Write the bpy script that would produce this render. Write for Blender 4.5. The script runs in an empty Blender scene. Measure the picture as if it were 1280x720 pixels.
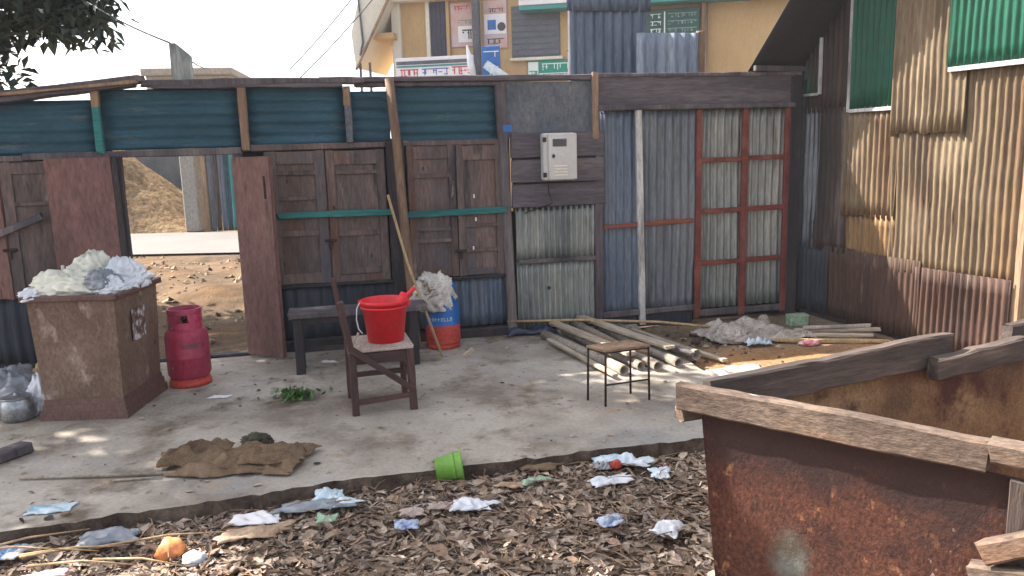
import bpy, math, random
import numpy as np
from mathutils import Vector, Matrix, noise

sc = bpy.context.scene
COL = sc.collection
R = math.radians
rnd = random.Random(7)

# ---------------------------------------------------------------- camera, sky, sun, exposure
pitch, roll = R(9.9), R(1.6)
cam = bpy.data.cameras.new('camera'); cam.lens = 28.125; cam.sensor_width = 36; cam.clip_start = .05; cam.clip_end = 2000
camo = bpy.data.objects.new('camera', cam); COL.objects.link(camo)
fw = Vector((0, math.cos(pitch), -math.sin(pitch))); up0 = Vector((0, math.sin(pitch), math.cos(pitch))); rx = Vector((1, 0, 0))
rt = rx * math.cos(roll) - up0 * math.sin(roll); up = rx * math.sin(roll) + up0 * math.cos(roll)
M = Matrix((rt, up, -fw)).transposed().to_4x4(); M.translation = Vector((0, 0, 1.65)); camo.matrix_world = M
sc.camera = camo

SUN = Vector((-1.512, .686, 1.65)).normalized()
EL = math.asin(SUN.z); AZ = math.atan2(SUN.x, SUN.y)
w = bpy.data.worlds.new('World'); sc.world = w; w.use_nodes = True
wn = w.node_tree.nodes; wl = w.node_tree.links
sky = wn.new('ShaderNodeTexSky'); sky.sky_type = 'NISHITA'; sky.sun_disc = False
sky.sun_elevation = EL; sky.sun_rotation = AZ; sky.air_density = 1.0; sky.dust_density = 3.0; sky.ozone_density = 1.0; sky.altitude = 0
hs = wn.new('ShaderNodeHueSaturation'); hs.inputs['Saturation'].default_value = .32
wl.new(sky.outputs[0], hs.inputs['Color']); wl.new(hs.outputs[0], wn['Background'].inputs['Color'])
wn['Background'].inputs['Strength'].default_value = .115
sl = bpy.data.lights.new('sun', 'SUN'); sl.energy = 4.8; sl.angle = R(.55); sl.color = (1, .93, .82)
so = bpy.data.objects.new('sun', sl); COL.objects.link(so); so.rotation_euler = SUN.to_track_quat('Z', 'Y').to_euler(); so.location = (-9, 4, 12)
vs = sc.view_settings; vs.view_transform = 'Standard'; vs.look = 'None'; vs.gamma = 1; vs.exposure = 1.93; vs.use_curve_mapping = False

# ---------------------------------------------------------------- helpers
def lin(c): c = c / 255; return c / 12.92 if c <= .04045 else ((c + .055) / 1.055) ** 2.4
def C(r, g, b, k=1.0): return (min(lin(r) * k, .9), min(lin(g) * k, .9), min(lin(b) * k, .9), 1)

def mat(name, cols, scale=4, stretch=(1, 1, 1), rough=.75, metal=0., bump=.25, fine=60, spots=(), attr=False, dist=.01, contrast=(.3, .7), fineamt=.45, spec=.3, trans=0.):
    m = bpy.data.materials.new(name); m.use_nodes = True
    n = m.node_tree.nodes; l = m.node_tree.links; b = n['Principled BSDF']
    tc = n.new('ShaderNodeTexCoord'); mp = n.new('ShaderNodeMapping'); mp.inputs['Scale'].default_value = stretch
    oi = n.new('ShaderNodeObjectInfo'); mu = n.new('ShaderNodeMath'); mu.operation = 'MULTIPLY'; mu.inputs[1].default_value = 37.
    l.new(oi.outputs['Random'], mu.inputs[0]); l.new(tc.outputs['Object'], mp.inputs['Vector']); l.new(mu.outputs[0], mp.inputs['Location'])
    n1 = n.new('ShaderNodeTexNoise'); n1.inputs['Scale'].default_value = scale; n1.inputs['Detail'].default_value = 7; n1.inputs['Roughness'].default_value = .62
    l.new(mp.outputs[0], n1.inputs['Vector'])
    if attr:
        at = n.new('ShaderNodeAttribute'); at.attribute_name = 'col'; col = at.outputs['Color']
        rp = n.new('ShaderNodeValToRGB'); rp.color_ramp.elements[0].position = .3; rp.color_ramp.elements[1].position = .7
        rp.color_ramp.elements[0].color = (.6, .6, .6, 1); rp.color_ramp.elements[1].color = (1.25, 1.2, 1.15, 1)
        l.new(n1.outputs[0], rp.inputs[0]); mx = n.new('ShaderNodeMix'); mx.data_type = 'RGBA'; mx.blend_type = 'MULTIPLY'; mx.inputs[0].default_value = 1
        l.new(col, mx.inputs[6]); l.new(rp.outputs[0], mx.inputs[7]); col = mx.outputs[2]
    else:
        rp = n.new('ShaderNodeValToRGB'); e = rp.color_ramp.elements
        while len(e) < len(cols): e.new(.5)
        for i, c in enumerate(cols):
            e[i].position = contrast[0] + (contrast[1] - contrast[0]) * i / max(1, len(cols) - 1); e[i].color = c
        l.new(n1.outputs[0], rp.inputs[0]); col = rp.outputs[0]
    for (sc_, thr, c, soft) in spots:
        ns = n.new('ShaderNodeTexNoise'); ns.inputs['Scale'].default_value = sc_; ns.inputs['Detail'].default_value = 6; ns.inputs['Roughness'].default_value = .6
        l.new(mp.outputs[0], ns.inputs['Vector'])
        mr = n.new('ShaderNodeMapRange'); mr.inputs[1].default_value = thr; mr.inputs[2].default_value = thr + soft
        l.new(ns.outputs[0], mr.inputs[0]); mx = n.new('ShaderNodeMix'); mx.data_type = 'RGBA'
        l.new(mr.outputs[0], mx.inputs[0]); l.new(col, mx.inputs[6]); mx.inputs[7].default_value = c; col = mx.outputs[2]
    n2 = n.new('ShaderNodeTexNoise'); n2.inputs['Scale'].default_value = fine; n2.inputs['Detail'].default_value = 5; n2.inputs['Roughness'].default_value = .7
    l.new(mp.outputs[0], n2.inputs['Vector'])
    r2 = n.new('ShaderNodeMapRange'); r2.inputs[1].default_value = .3; r2.inputs[2].default_value = .7; r2.inputs[3].default_value = 1 - fineamt; r2.inputs[4].default_value = 1 + fineamt * .45
    l.new(n2.outputs[0], r2.inputs[0]); mx = n.new('ShaderNodeMix'); mx.data_type = 'RGBA'; mx.blend_type = 'MULTIPLY'; mx.inputs[0].default_value = 1
    l.new(col, mx.inputs[6]); l.new(r2.outputs[0], mx.inputs[7]); col = mx.outputs[2]
    l.new(col, b.inputs['Base Color'])
    rr = n.new('ShaderNodeMapRange'); rr.inputs[3].default_value = max(0, rough - .12); rr.inputs[4].default_value = min(1, rough + .12)
    l.new(n1.outputs[0], rr.inputs[0]); l.new(rr.outputs[0], b.inputs['Roughness'])
    b.inputs['Metallic'].default_value = metal; b.inputs['Specular IOR Level'].default_value = spec
    if trans: b.inputs['Transmission Weight'].default_value = trans
    if bump:
        ad = n.new('ShaderNodeMath'); ad.operation = 'ADD'; l.new(n1.outputs[0], ad.inputs[0]); l.new(n2.outputs[0], ad.inputs[1])
        bp = n.new('ShaderNodeBump'); bp.inputs['Strength'].default_value = bump; bp.inputs['Distance'].default_value = dist
        l.new(ad.outputs[0], bp.inputs['Height']); l.new(bp.outputs[0], b.inputs['Normal'])
    return m

class MB:
    def __init__(s): s.v = []; s.f = []
    def add(s, vs, fs):
        o = len(s.v); s.v += [tuple(x) for x in vs]; s.f += [tuple(i + o for i in f) for f in fs]; return s
    def box(s, x0, x1, y0, y1, z0, z1, ch=.004):
        c = min(ch, (x1 - x0) * .3, (y1 - y0) * .3, (z1 - z0) * .3); vs = []
        # chamfered box: octagon rings along z
        def ring(z, i):
            a, b, d, e = x0 + i, x1 - i, y0 + i, y1 - i
            return [(a + c, d, z), (b - c, d, z), (b, d + c, z), (b, e - c, z), (b - c, e, z), (a + c, e, z), (a, e - c, z), (a, d + c, z)]
        vs = ring(z0, c) + ring(z0 + c, 0) + ring(z1 - c, 0) + ring(z1, c); fs = [tuple(range(7, -1, -1)), tuple(range(24, 32))]
        for k in range(3):
            for i in range(8): j = (i + 1) % 8; fs.append((k * 8 + i, k * 8 + j, k * 8 + 8 + j, k * 8 + 8 + i))
        return s.add(vs, fs)
    def plank(s, L, W, T, seed=0, jit=.003, seg=8, bow=.0, M=None, ragged=.01):
        # along x from 0..L, z -W/2..W/2, y -T/2..T/2 ; worn, uneven edges
        r = random.Random(seed); c = min(W, T) * .14; vs = []; fs = []; seg = max(seg, min(30, int(L / .07)))
        for i in range(seg + 1):
            t = i / seg; x = L * t; yb = bow * math.sin(math.pi * t)
            ns = lambda k, f: noise.noise(Vector((x * f + seed * 3.7, k * 9.1, seed * 1.3)))
            w2 = W / 2 + jit * (ns(1, 2.5) + .8 * ns(2, 17)); t2 = T / 2 + jit * .5 * (ns(3, 3) + .5 * ns(4, 15)); zz = jit * ns(5, 1.2)
            ring = [(-t2 + c, -w2), (t2 - c, -w2), (t2, -w2 + c), (t2, w2 - c), (t2 - c, w2), (-t2 + c, w2), (-t2, w2 - c), (-t2, -w2 + c)]
            for (yy, z) in ring:
                e = r.uniform(-ragged, ragged) if i in (0, seg) else 0
                vs.append(Vector((x + e, yy + yb + r.uniform(-jit, jit) * .12, z + zz + r.uniform(-jit, jit) * .15)))
        for i in range(seg):
            for k in range(8): j = (k + 1) % 8; fs.append((i * 8 + k, i * 8 + 8 + k, i * 8 + 8 + j, i * 8 + j))
        fs.append(tuple(range(8))); o = seg * 8; fs.append(tuple(range(o + 7, o - 1, -1)))
        if M is not None: vs = [M @ v for v in vs]
        return s.add(vs, fs)
    def tube(s, pts, rad, n=10, cap=True):
        pts = [Vector(p) for p in pts]; k = len(pts); rad = rad if hasattr(rad, '__len__') else [rad] * k; vs = []; fs = []
        for i, p in enumerate(pts):
            d = (pts[min(i + 1, k - 1)] - pts[max(i - 1, 0)]).normalized(); a = d.orthogonal().normalized() if abs(d.z) > .95 else d.cross(Vector((0, 0, 1))).normalized()
            b = d.cross(a)
            for j in range(n): t = 2 * math.pi * j / n; vs.append(p + (a * math.cos(t) + b * math.sin(t)) * rad[i])
        for i in range(k - 1):
            for j in range(n): q = (j + 1) % n; fs.append((i * n + j, i * n + n + j, i * n + n + q, i * n + q))
        if cap: fs.append(tuple(range(n))); o = (k - 1) * n; fs.append(tuple(range(o + n - 1, o - 1, -1)))
        return s.add(vs, fs)
    def lathe(s, prof, n=28, c=(0, 0, 0), a0=0, a1=2 * math.pi):
        full = abs(a1 - a0 - 2 * math.pi) < 1e-6; m = n if full else n + 1; vs = []; fs = []
        for (r, z) in prof:
            for j in range(m): t = a0 + (a1 - a0) * j / n; vs.append((c[0] + r * math.cos(t), c[1] + r * math.sin(t), c[2] + z))
        for i in range(len(prof) - 1):
            for j in range(n): q = (j + 1) % m; fs.append((i * m + j, i * m + q, i * m + m + q, i * m + m + j))
        return s.add(vs, fs)
    def mesh(s, name, smooth=False):
        me = bpy.data.meshes.new(name); me.from_pydata(s.v, [], s.f); me.update()
        if smooth: me.polygons.foreach_set('use_smooth', [True] * len(me.polygons)); 
        return me
    def build(s, name, m, parent=None, smooth=False, **k): return obj(name, s.mesh(name, smooth), m, parent, **k)

def obj(name, me, m=None, parent=None, loc=None, rot=None, label=None, cat=None, group=None, kind=None, solid=0):
    o = bpy.data.objects.new(name, me); COL.objects.link(o)
    if m and me: me.materials.clear(); me.materials.append(m)
    if parent: o.parent = parent
    if loc: o.location = loc
    if rot: o.rotation_euler = rot
    if label: o['label'] = label
    if cat: o['category'] = cat
    if group: o['group'] = group
    if kind: o['kind'] = kind
    if solid: md = o.modifiers.new('thickness', 'SOLIDIFY'); md.thickness = solid; md.offset = 0
    return o
def thing(name, label, cat, loc=(0, 0, 0), rz=0, group=None): return obj(name, None, None, None, loc, (0, 0, rz), label, cat, group)
def autosmooth(o, ang=40):
    me = o.data; me.polygons.foreach_set('use_smooth', [True] * len(me.polygons))
    me.set_sharp_from_angle(angle=R(ang)); return o

def sheet(name, m, parent, x0, x1, z0, z1, y=0., pitch=.06, amp=.0115, horiz=False, seed=0, rag=.0, sag=.006, tilt=0., top=None, label=None, ry=0.):
    """corrugated metal sheet in the x-z plane of the parent, front towards -y"""
    r = random.Random(seed); per = 8; 
    if horiz: n = max(2, int((z1 - z0) / pitch * per)); k = max(4, int((x1 - x0) / .12))
    else: n = max(2, int((x1 - x0) / pitch * per)); k = max(4, int((z1 - z0) / .12))
    vs = []; fs = []; ph = r.random() * 6; off = r.random() * 50
    for i in range(n + 1):
        for j in range(k + 1):
            a, b = i / n, j / k
            if horiz: x = x0 + (x1 - x0) * b; z = z0 + (z1 - z0) * a; q = z
            else: x = x0 + (x1 - x0) * a; z = z0 + (z1 - z0) * b; q = x
            zt = top(x) if top else None
            if zt is not None and not horiz: z = z0 + (zt - z0) * b
            d = noise.noise(Vector((x * 1.7 + off, z * 1.7, off))) * sag * 3 + noise.noise(Vector((x * 6 + off, z * 5, off))) * sag
            am = amp * (1 + .45 * noise.noise(Vector((x * 3 + off, z * 3, 3.)))); q += .012 * noise.noise(Vector((x * 1.5, z * 1.5, off)))
            yy = y + am * math.sin(2 * math.pi * q / pitch + ph) + d + tilt * (z - z0)
            if rag and not horiz and j in (0,): z += noise.noise(Vector((x * 9 + off, 1., off))) * rag
            if rag and horiz and j in (0, k): x += noise.noise(Vector((z * 9 + off, 2., off))) * rag
            vs.append((x + (z - z0) * ry, yy, z))
    for i in range(n):
        for j in range(k):
            a = i * (k + 1) + j; f = (a, a + k + 1, a + k + 2, a + 1)
            fs.append(f[::-1] if horiz else f)
    me = bpy.data.meshes.new(name); me.from_pydata(vs, [], fs); me.update(); me.polygons.foreach_set('use_smooth', [True] * len(me.polygons))
    return obj(name, me, m, parent, solid=.0016, label=label)

def board(name, m, parent, x0, x1, z0, z1, y0, T, seed=0, jit=.004, vertical=False, rot=0., label=None, seg=8, bow=0):
    """worn timber in the x-z plane of the parent: front face at y0, going back T"""
    mb = MB()
    if vertical: MM = Matrix.Translation(((x0 + x1) / 2, y0 + T / 2, z0)) @ Matrix.Rotation(rot, 4, 'Y') @ Matrix.Rotation(-math.pi / 2, 4, 'Y'); mb.plank(z1 - z0, x1 - x0, T, seed, jit, seg, M=MM, bow=bow)
    else: MM = Matrix.Translation((x0, y0 + T / 2, (z0 + z1) / 2)) @ Matrix.Rotation(-rot, 4, 'Y'); mb.plank(x1 - x0, z1 - z0, T, seed, jit, seg, M=MM, bow=bow)
    return mb.build(name, m, parent, label=label)

def bar(p0, p1, W, T, seed=0, jit=.002, upv=(0, 0, 1), seg=5):
    """timber from p0 to p1; W measured along upv, T across"""
    p0, p1 = Vector(p0), Vector(p1); x = (p1 - p0); L = x.length; x.normalize(); z = Vector(upv); z = (z - x * z.dot(x)).normalized(); y = z.cross(x)
    MM = Matrix((x, y, z)).transposed().to_4x4(); MM.translation = p0
    b = BarMB().plank(L, W, T, seed, jit, seg, ragged=jit * 1.5); b.MM = MM; return b
class BarMB(MB):
    def build(s, *a, **k):
        o = MB.build(s, *a, **k); o.location = s.MM.translation; o.rotation_euler = s.MM.to_euler(); return o

def lump(name, m, parent, loc, r3, seed=0, rough=.35, freq=2.2, sub=4, ridge=True, rz=0, label=None, cat=None, group=None, flat=.35):
    import bmesh
    bm = bmesh.new(); bmesh.ops.create_icosphere(bm, subdivisions=sub, radius=1); off = Vector((seed * 7.3, seed * 3.1, seed * 1.7))
    for v in bm.verts:
        p = v.co.copy(); d = 0; f = freq; a = 1
        for o in range(2 if ridge == 'bag' else 3):
            q = noise.noise(p * f + off); d += (1 - 2 * abs(q) if ridge is True else (2.2 * abs(q) if ridge == 'bag' else q)) * a; f *= 2.1; a *= .5 if ridge != 'bag' else .62
        s = 1 + rough * (d - (.6 if ridge else 0))
        if ridge == 'bag':
            ph = math.atan2(p.y, p.x); s = 1 + .22 * noise.noise(p * 1.2 - off) + rough * .5 * (d - .7) + .07 * math.cos(11 * ph + 4 * noise.noise(p * 1.5 + off)) * max(0, p.z + .3); s *= 1 + .28 * max(0, p.z) ** 6
        p *= s
        if p.z < -flat: p.z = -flat + (p.z + flat) * .12
        v.co = Vector((p.x * r3[0], p.y * r3[1], (p.z + flat) * r3[2] / (1 + flat)))
    me = bpy.data.meshes.new(name); bm.to_mesh(me); bm.free(); me.polygons.foreach_set('use_smooth', [True] * len(me.polygons)); 
    return obj(name, me, m, parent, loc, (0, 0, rz), label, cat, group)

def cloth(name, m, parent, loc, w, d, h, seed=0, rz=0, n=22, ragged=.12, label=None, cat=None, group=None, freq=3., fold=1.0, base=0.):
    """crumpled sheet lying on a surface: irregular outline, sharp folds, edges touching the ground"""
    vs = []; fs = []; off = seed * 5.17 + .3; my = max(8, int(n * d / w)) if d < w else n; r = random.Random(seed)
    q4 = [(sx * (1 + r.uniform(-ragged, ragged) * 1.6), sy * (1 + r.uniform(-ragged, ragged) * 1.6)) for sx, sy in ((-1, -1), (1, -1), (1, 1), (-1, 1))]; th = r.uniform(0, 3.14); ct, st_ = math.cos(th), math.sin(th)
    for i in range(n + 1):
        for j in range(my + 1):
            a, b = i / n, j / my
            x = (q4[0][0] * (1 - a) + q4[1][0] * a) * (1 - b) + (q4[3][0] * (1 - a) + q4[2][0] * a) * b; y = (q4[0][1] * (1 - a) + q4[1][1] * a) * (1 - b) + (q4[3][1] * (1 - a) + q4[2][1] * a) * b
            ed = max(abs(a * 2 - 1), abs(b * 2 - 1)); k = 1 + ragged * ed * (1.6 * noise.noise(Vector((x * 1.6, y * 1.6, off))) + .8 * noise.noise(Vector((x * 5, y * 5, off + 3))))
            x, y = x * k * w / 2, y * k * d / 2
            u, v = (x * ct + y * st_) / max(w, d) * 2, (-x * st_ + y * ct) / max(w, d) * 2
            z = .9 * abs(noise.noise(Vector((u * freq * .3, v * freq, off)))) + .45 * (1 - 2.4 * abs(noise.noise(Vector((u * freq * .45, v * freq * 1.5, off + 5))))) + .2 * (1 - 2.4 * abs(noise.noise(Vector((u * freq * .9 + v, v * freq * 2.6 - u * .6, off + 8)))))
            z = max(0., z) * (1 - .75 * ed ** 4 * fold); jx = noise.noise(Vector((u * 5, v * 5, off + 9))) * w * .035
            vs.append((x + jx, y + jx * .7, base + .003 + h * z))
    for i in range(n):
        for j in range(my): q = i * (my + 1) + j; fs.append((q, q + my + 1, q + my + 2, q + 1))
    me = bpy.data.meshes.new(name); me.from_pydata(vs, [], fs); me.update(); me.polygons.foreach_set('use_smooth', [True] * len(me.polygons))
    return obj(name, me, m, parent, loc, (0, 0, rz), label, cat, group, solid=.003)

def strokes(name, m, parent, x0, x1, z0, z1, y, n, seed, bar_top=True, T=.004):
    """a line of lettering made of small raised strokes hanging from a head line"""
    r = random.Random(seed); mb = MB(); h = z1 - z0; t = h * .14
    if bar_top: mb.box(x0, x1, y - T, y, z1 - t, z1, .0005)
    wch = (x1 - x0) / n
    for i in range(n):
        a = x0 + i * wch
        if r.random() < .12: continue
        for k in range(r.choice((1, 2, 2, 3))):
            if r.random() < .6: q = a + r.uniform(.1, .75) * wch; mb.box(q, q + t * .9, y - T, y, z0 + r.uniform(0, .3) * h, z1 - t, .0005)
            else: zz = z0 + r.uniform(.05, .7) * h; mb.box(a + .1 * wch, a + .8 * wch, y - T * 1.1, y, zz, zz + t * .9, .0005)
    return mb.build(name, m, parent)

# ---------------------------------------------------------------- materials
SV = (1, 1, .12)      # vertical streaks
SH = (.12, 1, 1)      # grain along x
m_blue = mat('blue_painted_tin', [C(22, 56, 70, 1.0), C(32, 70, 86, 1.0), C(46, 84, 100, 1.0)], 3, (.5, 1, 2), .6, .0, .1, 40, spots=[(2, .55, C(28, 72, 74), .2), (5, .6, C(70, 86, 92), .12), (12, .65, C(66, 62, 62), .06)], fineamt=.3)
m_dark = mat('dark_tin', [C(26, 32, 42, 1.2), C(44, 50, 60, 1.2), C(58, 62, 68, 1.2)], 4, SV, .6, .1, .15, 50)
m_grey = mat('weathered_grey_tin', [C(66, 72, 82, 1.25), C(92, 98, 106, 1.25), C(118, 120, 124, 1.25)], 4, SV, .5, .25, .12, 60, spots=[(5, .62, C(70, 60, 56), .12)])
m_pale = mat('pale_galvanised_tin', [C(96, 102, 104, 1.2), C(126, 130, 128, 1.2), C(150, 150, 144, 1.2)], 4, SV, .45, .25, .12, 60, spots=[(6, .62, C(92, 84, 76), .12)])
m_bluegrey = mat('blue_grey_tin', [C(62, 74, 90, 1.25), C(82, 94, 110, 1.25), C(104, 110, 120, 1.25)], 4, SV, .5, .2, .12, 60, spots=[(4, .6, C(60, 52, 54), .14)])
m_slate = mat('slate_flat_sheet', [C(62, 68, 78, 1.2), C(80, 84, 92, 1.2), C(98, 98, 102, 1.2)], 3, (1, 1, .6), .7, .0, .15, 40)
m_door = mat('old_brown_door_timber', [C(64, 56, 56, 1.25), C(86, 74, 72, 1.25), C(106, 88, 82, 1.25)], 4, (1, 1, .18), .75, .0, .4, 50, spots=[(2.2, .57, C(72, 76, 86), .14), (3.5, .56, C(96, 72, 62), .12), (6, .58, C(50, 48, 52), .1), (13, .66, C(130, 114, 104), .05)])
m_leaf_door = mat('red_brown_door_sheet', [C(88, 64, 62, 1.2), C(108, 78, 74, 1.2), C(124, 94, 86, 1.2)], 3, (1, 1, .3), .6, .0, .15, 40, spots=[(6, .64, C(70, 48, 48), .1)])
m_post = mat('dark_grey_timber', [C(52, 48, 54, 1.3), C(78, 72, 76, 1.3), C(104, 96, 94, 1.3)], 5, (1, 1, .1), .85, .0, .5, 60)
m_beam = mat('grey_beam_timber', [C(58, 54, 60, 1.25), C(80, 74, 80, 1.25), C(100, 92, 94, 1.25)], 5, SH, .85, .0, .5, 60)
m_brownpost = mat('brown_timber', [C(88, 70, 58, 1.3), C(118, 96, 78, 1.3), C(146, 122, 100, 1.3)], 5, (1, 1, .1), .85, .0, .5, 60)
m_palewood = mat('pale_weathered_timber', [C(130, 118, 104, 1.1), C(164, 150, 134, 1.1), C(188, 174, 158, 1.1)], 6, SH, .85, .0, .5, 60)
m_teal = mat('teal_painted_timber', [C(20, 74, 76, 1.3), C(28, 96, 94, 1.3), C(52, 104, 104, 1.3)], 6, SH, .6, .0, .2, 60, spots=[(8, .66, C(84, 60, 56), .06)])
m_redframe = mat('oxide_red_frame', [C(78, 38, 38, 1.2), C(106, 52, 48, 1.2), C(122, 74, 66, 1.2)], 5, (1, 1, 1), .7, .1, .3, 70)
m_rustrail = mat('rusty_rail', [C(96, 54, 44, 1.3), C(130, 74, 56, 1.3)], 6, SH, .8, .1, .3, 70)
m_white = mat('chalky_white_paint', [C(150, 150, 152, 1.2), C(178, 176, 176, 1.2), C(120, 116, 116, 1.2)], 5, (1, 1, .2), .7, .0, .2, 60)
m_black = mat('near_black_timber', [C(30, 28, 32, 1.2), C(48, 44, 48, 1.2), C(66, 60, 60, 1.2)], 5, (1, 1, .2), .8, .0, .4, 60)
m_rust_tan = mat('tan_rusted_tin', [C(82, 68, 54), C(114, 98, 78), C(138, 122, 100)], 3, (1.2, 1, .12), .65, .1, .15, 60, spots=[(1.3, .5, C(124, 96, 66), .2), (2.6, .56, C(86, 70, 62), .18), (7, .6, C(112, 74, 54), .12), (14, .64, C(78, 58, 52), .06)])
m_rust_yel = mat('ochre_rusted_tin', [C(118, 90, 62), C(138, 110, 76), C(106, 82, 64)], 3, (1.2, 1, .15), .65, .1, .12, 60, spots=[(4, .58, C(146, 96, 62), .14)])
m_rust_red = mat('dark_red_rusted_tin', [C(56, 41, 37), C(74, 54, 47), C(90, 69, 59)], 3, (1.2, 1, .12), .75, .05, .15, 60, spots=[(2, .52, C(66, 50, 48), .2), (6, .6, C(70, 42, 36), .1), (13, .62, C(108, 88, 76), .06)])
m_rust_brn = mat('brown_shed_tin', [C(42, 36, 37), C(60, 50, 48), C(78, 66, 60)], 3, (1.2, 1, .12), .7, .05, .15, 60, spots=[(3, .57, C(104, 98, 96), .1), (5, .6, C(96, 64, 46), .12)])  # brown rust tone, darkened further to deepen the shadow on the shed wall
m_green = mat('green_painted_tin', [C(10, 62, 48), C(18, 80, 60), C(34, 90, 72)], 3, (1, 1, .2), .45, .0, .08, 50, fineamt=.25)
m_roof = mat('dark_roof_tin', [C(44, 44, 50), C(60, 58, 64)], 3, (1, 1, 1), .7, .1, .1, 50)
m_conc = mat('yard_concrete', [C(122, 112, 103), C(155, 146, 136), C(174, 166, 157)], 1.3, (1, 1, 1), .92, 0, .35, 45, spots=[(2.2, .53, C(108, 95, 83), .14), (.8, .54, C(136, 134, 132), .16), (5.5, .60, C(152, 134, 116), .12), (9, .6, C(108, 98, 90), .12), (17, .65, C(88, 78, 72), .06)], contrast=(.34, .64), fineamt=.2, spec=.15, dist=.004)
m_soil = mat('ground_soil', [], 2.2, (1, 1, 1), .95, 0, .8, 40, attr=True, spec=.1, dist=.02)
m_edge = mat('crumbling_slab_edge', [C(52, 42, 38), C(82, 70, 62), C(110, 98, 88)], 9, (1, 1, 1), .95, 0, .8, 60, spec=.1)
m_road = mat('pale_road', [C(98, 94, 92), C(110, 107, 105)], .8, (1, 1, 1), .9, 0, .2, 30, fineamt=.2)
m_leaf = mat('dry_leaf', [], 30, (1, 1, 1), .8, 0, .0, 90, attr=True, spec=.2, fineamt=.3)
m_foliage = mat('green_foliage', [], 3, (1, 1, 1), .55, 0, 0, 30, attr=True, spec=.3, fineamt=.2)
m_bark = mat('bark', [C(70, 60, 52), C(104, 92, 80)], 6, (1, 1, .2), .9, 0, .6, 40)
m_deskbrown = mat('scuffed_brown_laminate', [C(92, 70, 60), C(114, 92, 80), C(134, 114, 100)], 3, (1, 1, .6), .6, 0, .15, 50, spots=[(7, .58, C(148, 130, 122, 1.1), .1), (15, .67, C(60, 44, 40), .04)])
m_deskdark = mat('dark_brown_laminate', [C(80, 58, 54, 1.2), C(100, 74, 68, 1.2)], 3, (1, 1, .5), .55, 0, .15, 50)
m_bag = mat('cream_plastic', [C(190, 188, 172), C(214, 212, 200)], 6, (1, 1, 1), .35, 0, .2, 25, fineamt=.15, spec=.5)
m_bagw = mat('white_plastic', [C(190, 194, 202), C(224, 226, 232)], 6, (1, 1, 1), .3, 0, .2, 25, fineamt=.15, spec=.5)
m_baggrey = mat('grey_plastic', [C(96, 102, 112), C(150, 154, 162)], 7, (1, 1, 1), .3, 0, .2, 25, fineamt=.2, spec=.5)
m_bagyel = mat('yellow_cloth', [C(190, 170, 110), C(176, 150, 120)], 5, (1, 1, 1), .7, 0, .2, 40)
m_bluep = mat('blue_plastic', [C(132, 164, 184), C(190, 204, 214), C(214, 218, 222)], 8, (1, 1, 1), .35, 0, .2, 30, spots=[(9, .6, C(214, 220, 226), .05)], fineamt=.2)
m_navyp = mat('navy_plastic', [C(36, 66, 140), C(160, 174, 196), C(206, 208, 212)], 18, (1, 1, 1), .35, 0, .2, 30, fineamt=.2)
m_pinkp = mat('pinkish_paper', [C(150, 126, 118), C(184, 168, 162)], 8, (1, 1, 1), .7, 0, .2, 30)
m_tanp = mat('tan_paper', [C(150, 122, 100), C(190, 164, 140)], 8, (1, 1, 1), .8, 0, .2, 30)
m_greenp = mat('pale_green_plastic', [C(120, 150, 124), C(168, 186, 164)], 8, (1, 1, 1), .4, 0, .2, 30)
m_orangep = mat('orange_fruit_skin', [C(206, 112, 62), C(226, 150, 96)], 6, (1, 1, 1), .5, 0, .2, 30)
m_stripep = mat('printed_wrapper', [C(150, 60, 70), C(214, 204, 206), C(90, 140, 190)], 7, (1, .4, 1), .4, 0, .15, 30, contrast=(.38, .6), fineamt=.2)
m_redwhite = mat('red_white_wrapper', [C(200, 50, 70), C(222, 180, 184), C(222, 210, 210)], 6, (1, .5, 1), .4, 0, .15, 30, contrast=(.4, .6), fineamt=.2)
m_jute = mat('jute_sacking', [C(82, 66, 54), C(118, 98, 80), C(142, 122, 100)], 5, (1, 1, 1), .95, 0, .5, 160, spots=[(4, .62, C(60, 46, 40), .1)], spec=.05)
m_rag = mat('dirty_white_cloth', [C(150, 142, 134), C(198, 192, 186), C(220, 216, 212)], 5, (1, 1, 1), .9, 0, .3, 90, spots=[(6, .6, C(112, 92, 78), .08)], spec=.05)
m_tarp = mat('grey_tarpaulin', [C(124, 118, 112), C(162, 154, 148), C(188, 180, 174)], 5, (1, 1, 1), .8, 0, .3, 60, spots=[(7, .63, C(110, 92, 80), .06)], spec=.1)
m_pink = mat('pink_cylinder_paint', [C(146, 34, 64), C(166, 46, 78), C(138, 44, 66)], 4, (1, 1, .5), .45, 0, .08, 50, spots=[(4, .58, C(150, 58, 82), .14), (11, .62, C(104, 50, 56), .06), (25, .68, C(190, 150, 150), .03)], fineamt=.35, spec=.4)
m_redfade = mat('worn_red_paint', [C(160, 52, 48, 1.1), C(188, 78, 64, 1.1)], 7, (1, 1, 1), .5, 0, .1, 50, spots=[(10, .6, C(96, 50, 44), .06)])
m_cylblue = mat('cylinder_blue_paint', [C(0, 74, 140, 1.2), C(10, 96, 170, 1.2)], 5, (1, 1, .5), .45, 0, .08, 50, fineamt=.25, spec=.5)
m_bucket = mat('red_plastic', [C(186, 16, 32, 1.1), C(212, 26, 42, 1.1)], 4, (1, 1, 1), .42, 0, .03, 30, spots=[(6, .6, C(166, 36, 44), .14), (22, .66, C(150, 60, 60), .05)], fineamt=.2, spec=.45)
m_chair = mat('dark_brown_chair_wood', [C(50, 36, 36, 1.1), C(74, 52, 50, 1.1), C(96, 70, 64, 1.1)], 6, SH, .65, 0, .35, 60)
m_seat = mat('worn_plywood_seat', [C(142, 126, 116), C(172, 156, 146), C(190, 178, 168)], 5, (1, .3, 1), .8, 0, .25, 60, spots=[(9, .64, C(92, 74, 66), .08)])
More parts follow.
